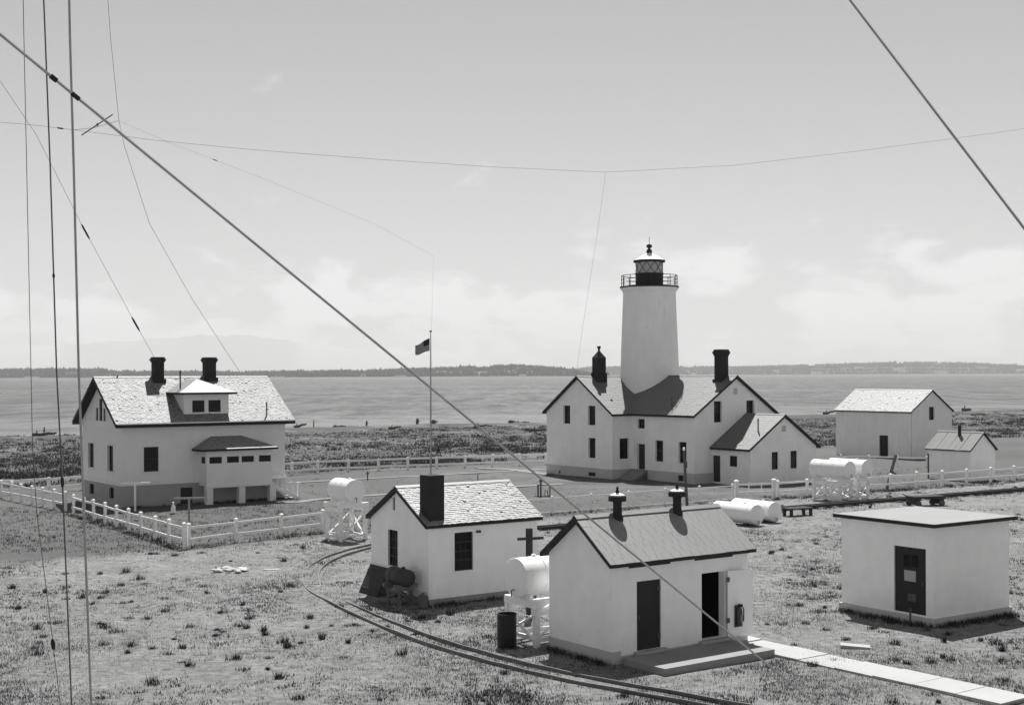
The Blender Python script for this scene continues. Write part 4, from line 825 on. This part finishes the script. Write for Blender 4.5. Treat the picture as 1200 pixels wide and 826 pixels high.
for k, (x0, y0, x1, y1) in enumerate(((829, 590.5, 862, 588), (836, 593, 866, 591.2), (846, 587, 872, 586))):
    a, b_ = G(x0, y0), G(x1, y1); o = MB().bar((0, 0, .05 + .03 * k), (b_ - a) + Vector((0, 0, .07)), .2, .05).build('loose_plank', CONCR); o.location = a; tag(o, ('pale plank on the grass, lowest of three behind the ground tanks', 'pale plank on the grass, nearest of three behind the ground tanks', 'pale plank on the grass, farthest of three behind the ground tanks')[k], 'plank', 'pale planks behind the ground tanks')
o = MB().box((-.42, -.2, 0), (.42, .2, .09)).build('stepping_board', CONCR); o.location = G(1002, 759); o.rotation_euler = (0, .05, R(-12)); tag(o, 'pale square board lying on the grass before the flat-roofed building', 'board')
o = MB().bar((0, 0, .04), (.55, -.5, .1), .05, .05).build('loose_stick', CONCR); o.location = G(922, 683); tag(o, 'pale stick lying in the grass between the outbuildings', 'stick')
# pile of pale stones
random.seed(21); ps = thing('stone_pile', 'scatter of pale flat stones in the dry grass at left', 'stones', G(270, 670))
for k in range(18):
    bm = bmesh.new(); bmesh.ops.create_icosphere(bm, subdivisions=1, radius=1); s_ = random.uniform(.1, .26)
    for v in bm.verts: v.co = Vector((v.co.x * s_ * random.uniform(.8, 1.3), v.co.y * s_ * random.uniform(.7, 1.2), v.co.z * s_ * .38))
    me = bpy.data.meshes.new('stone'); bm.to_mesh(me); bm.free(); me.materials.append(STONE); obj('stone', me, ps, (random.uniform(-.75, .75), random.uniform(-.5, .5), .07 + random.uniform(0, .05)))
o = MB().box((-.32, -.12, -.02), (.32, .12, .05)).build('flat_stone', STONE); o.location = G(318, 668); tag(o, 'single pale flat stone right of the stone scatter', 'stone')

# ------------------------------------------------------------------ narrow track curving round the shed
cps = [G(*p) for p in ((520, 629), (470, 634.5), (430, 642), (393, 652.5), (371, 664), (363.5, 676), (371, 691), (396.7, 706), (447, 730), (504, 752), (560, 769), (610, 782), (680, 798), (780, 816), (900, 838))]
def spline(c, m=10):
    out = []
    for i in range(len(c) - 1):
        p0, p1, p2, p3 = c[max(i - 1, 0)], c[i], c[i + 1], c[min(i + 2, len(c) - 1)]
        for k in range(m): t = k / m; out.append(.5 * ((2 * p1) + (p2 - p0) * t + (2 * p0 - 5 * p1 + 4 * p2 - p3) * t * t + (3 * p1 - p0 - 3 * p2 + p3) * t ** 3))
    return out + [c[-1]]
cl_ = spline(cps); tr = thing('narrow_track', 'narrow-gauge rail track curving through the dry grass round the clapboard shed', 'track'); GA = .32
TRK = [(p.x, p.y) for p in cl_]
for s_ in (-1, 1):
    pts = []
    for i, p in enumerate(cl_): d = (cl_[min(i + 1, len(cl_) - 1)] - cl_[max(i - 1, 0)]).normalized(); pts.append(p + Vector((-d.y, d.x, 0)) * GA * s_)
    mb = MB(); rings = []
    for i, p in enumerate(pts):
        p = p - Vector((0, 0, (.115 if s_ > 0 else .105) * math.exp(-((i - 54 - 6 * s_) / 15) ** 2) + .006 * math.sin(i * .8 + s_)))      # half buried round the bend
        d = (pts[min(i + 1, len(pts) - 1)] - pts[max(i - 1, 0)]).normalized(); nn = Vector((-d.y, d.x, 0)); rings.append(mb.vs([p + nn * a + Vector((0, 0, z - .045)) for a, z in ((-.04, .0), (-.04, .03), (-.018, .05), (-.018, .10), (-.019, .115), (-.019, .15), (.019, .15), (.019, .115), (.018, .10), (.018, .05), (.04, .03), (.04, .0))]))
    for i in range(len(rings) - 1):
        for k in range(12): mb.f.append((rings[i] + k, rings[i] + (k + 1) % 12, rings[i + 1] + (k + 1) % 12, rings[i + 1] + k))
    mb.build('rail', RAILM, tr, kind=None)
tie = MB().box((-.55, -.08, -.1), (.55, .08, .035)).mesh('sleeper', WTIMB); acc = 0
for i in range(1, len(cl_)):
    acc += (cl_[i] - cl_[i - 1]).length
    if acc > .75: acc = 0; d = cl_[i] - cl_[i - 1]; o = obj('sleeper', tie, tr, cl_[i] + Vector((0, 0, random.uniform(-.07, -.03)))); o.rotation_euler = (0, 0, math.atan2(d.y, d.x) + R(90))

# ------------------------------------------------------------------ paths
def path(pts, w, m=CONCR, z=.035):
    mb = MB(); rings = []
    for i, p in enumerate(pts):
        d = (pts[min(i + 1, len(pts) - 1)] - pts[max(i - 1, 0)]).normalized(); nn = Vector((-d.y, d.x, 0)) * w / 2; rings.append(mb.vs([p - nn + Vector((0, 0, -.05)), p - nn + Vector((0, 0, z)), p + nn + Vector((0, 0, z)), p + nn + Vector((0, 0, -.05))]))
    for i in range(len(rings) - 1):
        for k in range(3): mb.f.append((rings[i] + k, rings[i] + k + 1, rings[i + 1] + k + 1, rings[i + 1] + k))
    return struct(mb.build('path', m))
PATHM = mat('path_concrete', .20, .9, .15, 1.0, bump=.2, bscale=15, spots=(1.5, .58, .2, .15))
path(line(G(336, 566), G(645, 549.5), 3), .7, PATHM); path(spline([G(330, 588.5), G(350, 588.5), G(372, 585.5), G(440, 580.3), G(560, 573), G(660, 567)], 5), .8, PATHM, .04); path([G(560, 548.6), G(600, 550.5), G(643, 556.2)], 1.0, PATHM, .045)

# ------------------------------------------------------------------ wires
def wire(name, label, pts, r, m=WIREM, beads=(), cat='wire', group=None, sag=0):
    P = [Vector(p) for p in pts]
    if sag and len(P) == 2: a, b_ = P; P = [a + (b_ - a) * (k / 16) - Vector((0, 0, sag * 4 * (k / 16) * (1 - k / 16))) for k in range(17)]
    t = thing(name, label, cat, P[0], None, group); MB().tube([p - P[0] for p in P], r, 6).build('strand', m, t)
    for f_, L, br_ in beads:
        k = f_ * (len(P) - 1); i = min(int(k), len(P) - 2); c = P[i] + (P[i + 1] - P[i]) * (k - i); d = (P[i + 1] - P[i]).normalized()
        MB().tube([c - d * L - P[0], c - d * L * .6 - P[0], c + d * L * .6 - P[0], c + d * L - P[0]], [br_ * .5, br_, br_, br_ * .5], 8).build('insulator', DARK, t)
    return t
a, b_ = at(42, 75, 6.2), at(898, 777, 9.4); d = b_ - a; tg = b_.z / -d.z
gw_ = wire('guy_wire', 'thick near guy wire sloping across from upper left to lower right', [a - d * .8, b_ + d * tg], .0068, WIREN)
for px, py, L, r_ in ((62, 92, .018, .013), (87, 112, .022, .012)):
    f_ = (px - 42) / (898 - 42) * 6.2 / 9.4 * 1.05; c = a + d * f_; dn = d.normalized(); MB().tube([c - dn * L, c + dn * L], r_, 8).build('clamp', DARK, gw_).location = -(a - d * .8)
a, b_ = at(995, -1, 7.5), at(1215, 287, 6.5); d = b_ - a; wire('guy_wire', 'thick grey guy wire crossing the top right corner', [a - d * .5, b_ + d * .6], .0068, WIREN)
def steep(label, pts, d0, r, beads=()):
    P = [at(px, py, d0) for px, py in pts]; P = [P[0] + (P[0] - P[1]) * .15] + P + [gnd(pts[-1][0] + (pts[-1][0] - pts[-2][0]) * .12, pts[-1][1] + (pts[-1][1] - pts[-2][1]) * .12, P[-1].z - .6)]
    P = P[:-1] + [P[-2] + (P[-2] - P[-3]) * (P[-2].z + .0) / max(.2, (P[-3] - P[-2]).z)]
    t = wire('mast_wire', label, P, r, WIREN if r > .007 else WIREM, beads); return t
steep('left one of two near steep wires down the left edge', [(51, -5), (53, 44), (59, 200), (66.4, 437), (73.3, 570), (82, 780), (84, 830)], 9.0, .0052, ((.62, .035, .012), (.44, .015, .009)))
steep('right one of two near steep wires down the left edge', [(81, -5), (82, 44), (86.5, 200), (92.3, 437), (98.6, 607), (105, 780), (107, 830)], 8.0, .0072)
steep('thinnest of the three near wires down the left edge, with a low dark insulator', [(27, -5), (37, 470), (38, 520), (43, 600), (59, 729), (65, 778), (71, 830)], 11.0, .003, ((.69, .045, .018),))
# aerial over the station
sA_, sB_ = at(95.7, 158.6, 79), at(132, 134.4, 81)
sp_t = thing('aerial_spreader', 'wooden spreader bar hung high in the aerial at upper left', 'spreader', sA_); MB().tube([(0, 0, 0), sB_ - sA_], .035, 6).build('bar', DTIMB, sp_t)
MB().lathe([(0, -.1), (.06, -.06), (.06, .06), (0, .1)], tuple((sB_ - sA_) * .5), 8).build('insulator', DARK, sp_t)
jn = at(139.3, 141.7, 80)
wire('aerial_wire', 'long thin aerial wire strung across the sky over the tower', [at(-30, 141, 78), at(42, 147, 79), at(86, 152.5, 80), at(185, 165, 82), at(300, 176, 85), at(440, 186.8, 89), at(580, 196, 95), at(709.7, 202, 101), at(860, 194, 104), at(1000, 178, 107), at(1157, 157.3, 110), at(1240, 145, 112)], .010, WIREM, ((.15, .18, .05),))
wire('aerial_lead', 'thin lead wire dropping from the aerial to the dwelling gable', [at(709.7, 202, 101), at(702, 260, 101.5), at(692, 325, 102), at(682, 390, 103), at(675, 441, 104.5)], .008)
wire('aerial_lead', 'thin lead wire from the upper left corner down to the house roof right of chimneys', [at(126, -5, 80), at(129.6, 45, 80), jn, at(146, 172, 80.5), at(175, 262, 81.5), at(225, 350, 83), at(281, 436, 84.2)], .012)
wire('aerial_lead', 'thin wire with insulators running from the left edge down to the left chimney', [at(0, 95, 76), at(42.4, 158, 77), at(95, 262, 79), at(158, 378, 81), at(183, 422.5, 82.2)], .011, WIREM, ((.52, .5, .06), (.76, .5, .06)))
wire('aerial_lead', 'faint thin wire sloping from the spreader towards the flagpole', [jn, at(200, 168, 82), at(300, 206, 88), at(440, 263, 96), at(508, 300, 100), at(507, 350, 100), at(505.5, 390, 100)], .005, WIREM, ((.25, .2, .03),))
wire('aerial_lead', 'short slack wire between the long aerial and the spreader end', [at(86, 152.5, 80), at(110, 150, 80), jn], .012)

# ------------------------------------------------------------------ driftwood and posts at the beach edge
def beach(px, py):                 # photo point on the ground near the shore, lowered onto the sloping beach
    p = gnd(px, py); s_ = shore(p.x, p.y) + 3 * math.sin(p.x * .07) + 1.5 * math.sin(p.x * .21 + 1)
    p.z = -.045 * s_ - .03 if s_ > 0 else (.33 * math.exp(-((s_ + 8) / 5) ** 2) if s_ > -14 else 0.0); return p
def log(label, p, L, r, ang, tilt=.05):
    t = thing('driftwood_log', label, 'driftwood', p, None, 'driftwood along the beach'); pts = [Vector((math.cos(ang) * L * (k / 6 - .5), math.sin(ang) * L * (k / 6 - .5), r * .8 + tilt * L * (k / 6) + .06 * math.sin(k * 2 + ang))) for k in range(7)]
    MB().tube(pts, [r * 1.25, r * 1.1, r, r * .95, r * .85, r * .7, r * .5], 9).build('trunk', DRIFT, t, True)
    MB().tube([pts[1], pts[1] + Vector((.2, -.1, r * 2.4))], [r * .45, r * .2], 6).build('branch_stub', DRIFT, t)
    return t
for lab, px, py, L, r, an, ti in (('forked dark drift log at the shore just right of the left house', 352, 501, 3.2, .28, .5, .25), ('long drift log lying before the water left of the flagpole', 398, 497, 3.5, .22, .1, .05), ('pale drift log in the scrub left of the flagpole', 463, 503, 3.4, .25, .7, .12), ('slanting drift log at the shore left of the tower', 612, 491, 4.5, .2, -.3, .06), ('long dark drift log at the scrub top left of the dwelling', 566, 500.5, 4.5, .2, .0, .02), ('dark drift log beside the dwelling gable', 633, 505, 4.5, .25, .1, .02), ('drift log at the shore behind the kitchen wing, left of the barn', 972, 486, 5.0, .32, .6, .16), ('pale drift log on the shore at the left edge beyond the house', 52, 512, 5.0, .3, .35, .08), ('drift root right of the barn roof', 1133, 483, 3.0, .5, .2, .1)): log(lab, beach(px, py), L * .62, r * .8, an, ti)
def stump(label, px, py, h, w):
    t = thing('beach_post', label, 'post', beach(px, py), None, 'old posts at the beach'); MB().tube([(0, 0, -.2), (.02, 0, h * .6), (.05, 0, h)], [w, w * .9, w * .65], 9).build('stump', DRIFT, t); MB().bar((-w, 0, h * .55), (w * 1.6, 0, h * .62), w * .5).build('splinter', DRIFT, t)
for a_ in (('thin upright beach post right of the left house', 367.5, 503, 1.2, .09), ('pointed beach stump left of the flagpole', 429.5, 495.5, 1.0, .18), ('stout beach stump close left of the flagpole', 489, 496.5, 1.05, .26), ('squat beach stump close right of the flagpole', 508, 495, .75, .45), ('upright beach post far left beyond the house', 51.5, 511, 1.2, .12), ('round dark beach stump left of the dwelling gable', 598.7, 492.8, .6, .5)): stump(*a_)

# ------------------------------------------------------------------ grass, weeds, scrub (stuff)
foot = [(fA, -.3, LA + 2.5, -2.4, WA + .3), (fB, -.8, LB + .1, -.25, WB + .1), (fC, -.1, 6.0, -2.2, WC + .1), (fG, -.2, LG + .2, -.2, WG + .2), (fE, -.2, WE, -.2, LE), (fF, -.2, WF, -.2, LF), (fD, -1.6, 11, -11.2, 8.6)]
trk = np.array(TRK)
def inside(x, y):
    bad = np.zeros(len(x), bool)
    for f_, u0, u1, v0, v1 in foot:
        u = (x - f_.o.x) * f_.U.x + (y - f_.o.y) * f_.U.y; v = (x - f_.o.x) * f_.V.x + (y - f_.o.y) * f_.V.y; bad |= (u > u0) & (u < u1) & (v > v0) & (v < v1)
    return bad
def blades(name, m, label, x, y, n, h, spread, width, lean=.6, z=0.0):
    """n narrow leaves round each place, one mesh"""
    k = len(x); hh = h if np.ndim(h) else np.full(k, h)
    X0 = np.repeat(x, n) + rng.normal(0, 1, k * n) * np.repeat(spread if np.ndim(spread) else np.full(k, spread), n); Y0 = np.repeat(y, n) + rng.normal(0, 1, k * n) * np.repeat(spread if np.ndim(spread) else np.full(k, spread), n)
    H = np.repeat(hh, n) * rng.uniform(.45, 1.15, k * n); a = rng.uniform(0, 2 * np.pi, k * n); w = width * rng.uniform(.6, 1.4, k * n); la = rng.uniform(0, 2 * np.pi, k * n); le = H * rng.uniform(0, lean, k * n)
    P = np.empty((k * n, 3, 3)); P[:, 0] = np.stack([X0 - w * np.cos(a), Y0 - w * np.sin(a), np.full(k * n, z - .03)], -1); P[:, 1] = np.stack([X0 + w * np.cos(a), Y0 + w * np.sin(a), np.full(k * n, z - .03)], -1); P[:, 2] = np.stack([X0 + le * np.cos(la), Y0 + le * np.sin(la), z + H], -1)
    me = bpy.data.meshes.new(name); nn = k * n; me.vertices.add(nn * 3); me.vertices.foreach_set('co', P.reshape(-1)); me.loops.add(nn * 3); me.loops.foreach_set('vertex_index', np.arange(nn * 3, dtype=np.int32)); me.polygons.add(nn); me.polygons.foreach_set('loop_start', np.arange(0, nn * 3, 3, dtype=np.int32)); me.update(calc_edges=True); me.materials.append(m)
    o = bpy.data.objects.new(name, me); col.objects.link(o); o['kind'] = 'stuff'; tag(o, label, 'grass'); return o
def scatter(n, d0, d1, vmin, vmax, pad=1.12, keep=None):
    d = d0 * (d1 / d0) ** rng.random(n); x = (rng.random(n) * 2 - 1) * 600 / F * d * pad; v = x * V.x + d * V.y
    ok = (v > vmin) & (v < vmax) & ~inside(x, d)
    tx = np.full(n, 9.0)
    for i in range(0, len(trk), 2): tx = np.minimum(tx, np.hypot(x - trk[i, 0], d - trk[i, 1]))
    ok &= tx > .0
    if keep is not None: ok &= rng.random(n) < keep(x, d)
    return x[ok], d[ok]
patch = lambda s, o: (lambda x, y: np.clip(.5 + .9 * wob(x * s + o, y * s + o * .7), .08, 1))
x, y = scatter(36000, 31, 95, -30, 59.5, keep=patch(.6, 2)); blades('dry_grass', STRAW, 'pale dry grass stubble covering the foreground', x, y, 7, .085, .11, .011, 1.0)
x, y = scatter(48000, 31, 95, -30, 59.5, keep=lambda x, y: patch(.35, 9)(x, y) * patch(1.7, 3)(x, y)); blades('dark_turf', mat('dark_turf_leaf', .065, .9, .2, .5, island=.5), 'darker low turf tufts among the dry grass', x, y, 9, .075, .09, .013, 1.0)
x, y = scatter(1000, 31, 95, -30, 58.5, keep=lambda x, y: patch(.3, 6)(x, y) * .9); blades('weed_clumps', WEED, 'dark weed clumps dotted over the dry grass', x, y, 70, rng.uniform(.07, .15, len(x)) * rng.choice([1, 1, 1, 1.7], len(x)), rng.uniform(.03, .14, len(x)), .012, .9)
x, y = scatter(14000, 60, 112, 58.8, 97, keep=lambda x, y: np.where((x * U.x + y * U.y < 42) & (x * V.x + y * V.y < 84), .9, np.where(x * U.x + y * U.y > 70, .5, .08))); blades('yard_grass', mat('yard_grass_leaf', .10, .9, .2, .5, island=.5), 'short grass in the fenced yard and round the sheds', x, y, 7, .12, .13, .016, 1.0)
# grass against the fences and wall feet
def along(p, q, n, off): t = rng.random(n); e = rng.normal(0, off, n); d = (q - p).normalized(); return p.x + (q.x - p.x) * t - d.y * e, p.y + (q.y - p.y) * t + d.x * e
xs, ys = zip(*[along(p, q, n, o) for p, q, n, o in ((K1, K2, 210, .3), (K2, K3, 70, .35), (Q0, Q1, 200, .35), (Q2, Q3, 480, .6), (TW0, TW1, 600, .7), (fA.o, fA.o + fA.U * LA, 200, .3), (fB.o - fB.V * .2, fB.o + fB.U * LB - fB.V * .2, 70, .12), (fG.o - fG.U * .25, fG.o + fG.V * WG - fG.U * .25, 90, .15), (fG.o - fG.V * .25, fG.o + fG.U * LG - fG.V * .25, 120, .18), (fC.o - fC.U * .15, fC.o + fC.V * WC - fC.U * .15, 60, .1))]); x, y = np.concatenate(xs), np.concatenate(ys)
blades('edge_weeds', WEED, 'dark weeds growing along fence lines and wall feet', x, y, 12, .17, .12, .013, .9)
x, y = scatter(30000, 104, 300, 98.5, 400, keep=lambda x, y: np.where(shore(x, y) < -1, patch(.22, 4)(x, y), 0)); blades('beach_scrub', SCRUB, 'speckled beach scrub and drift litter between the yard and water', x, y, 9, .17, .33, .05, 1.8)
x, y = scatter(2600, 104, 300, 98.5, 400, keep=lambda x, y: np.where(shore(x, y) < -1, patch(.12, 7)(x, y) ** 2, 0)); blades('scrub_bushes', SCRUB, 'low rounded bushes in the scrub beyond the back fence', x, y, 34, .45, .38, .05, 1.2)
x, y = scatter(9000, 96, 200, 98.6, 114, keep=lambda x, y: np.where(shore(x, y) < -20, patch(.3, 5)(x, y), 0)); blades('fence_brush', mat('fence_brush_leaf', .075, .9, .3, .4, island=.6), 'dark brush growing just beyond the back fence', x, y, 14, .34, .34, .04, 1.0)
x, y = scatter(5200, 112, 300, 100, 400, keep=lambda x, y: np.where((shore(x, y) < -1) & (shore(x, y) > -70), .8, 0)); blades('drift_litter', mat('litter_dark', .045, .9, .3, .5, island=.6), 'dark drift litter scattered near the shore', x, y, 3, .17, .2, .12, 2.5)
x, y = scatter(3400, 112, 300, 100, 400, keep=lambda x, y: np.where((shore(x, y) < -1) & (shore(x, y) > -75), .8, 0)); blades('bleached_litter', mat('litter_pale', .26, .9, .3, .5, island=.4), 'bleached drift sticks scattered near the shore', x, y, 3, .15, .3, .13, 2.6)
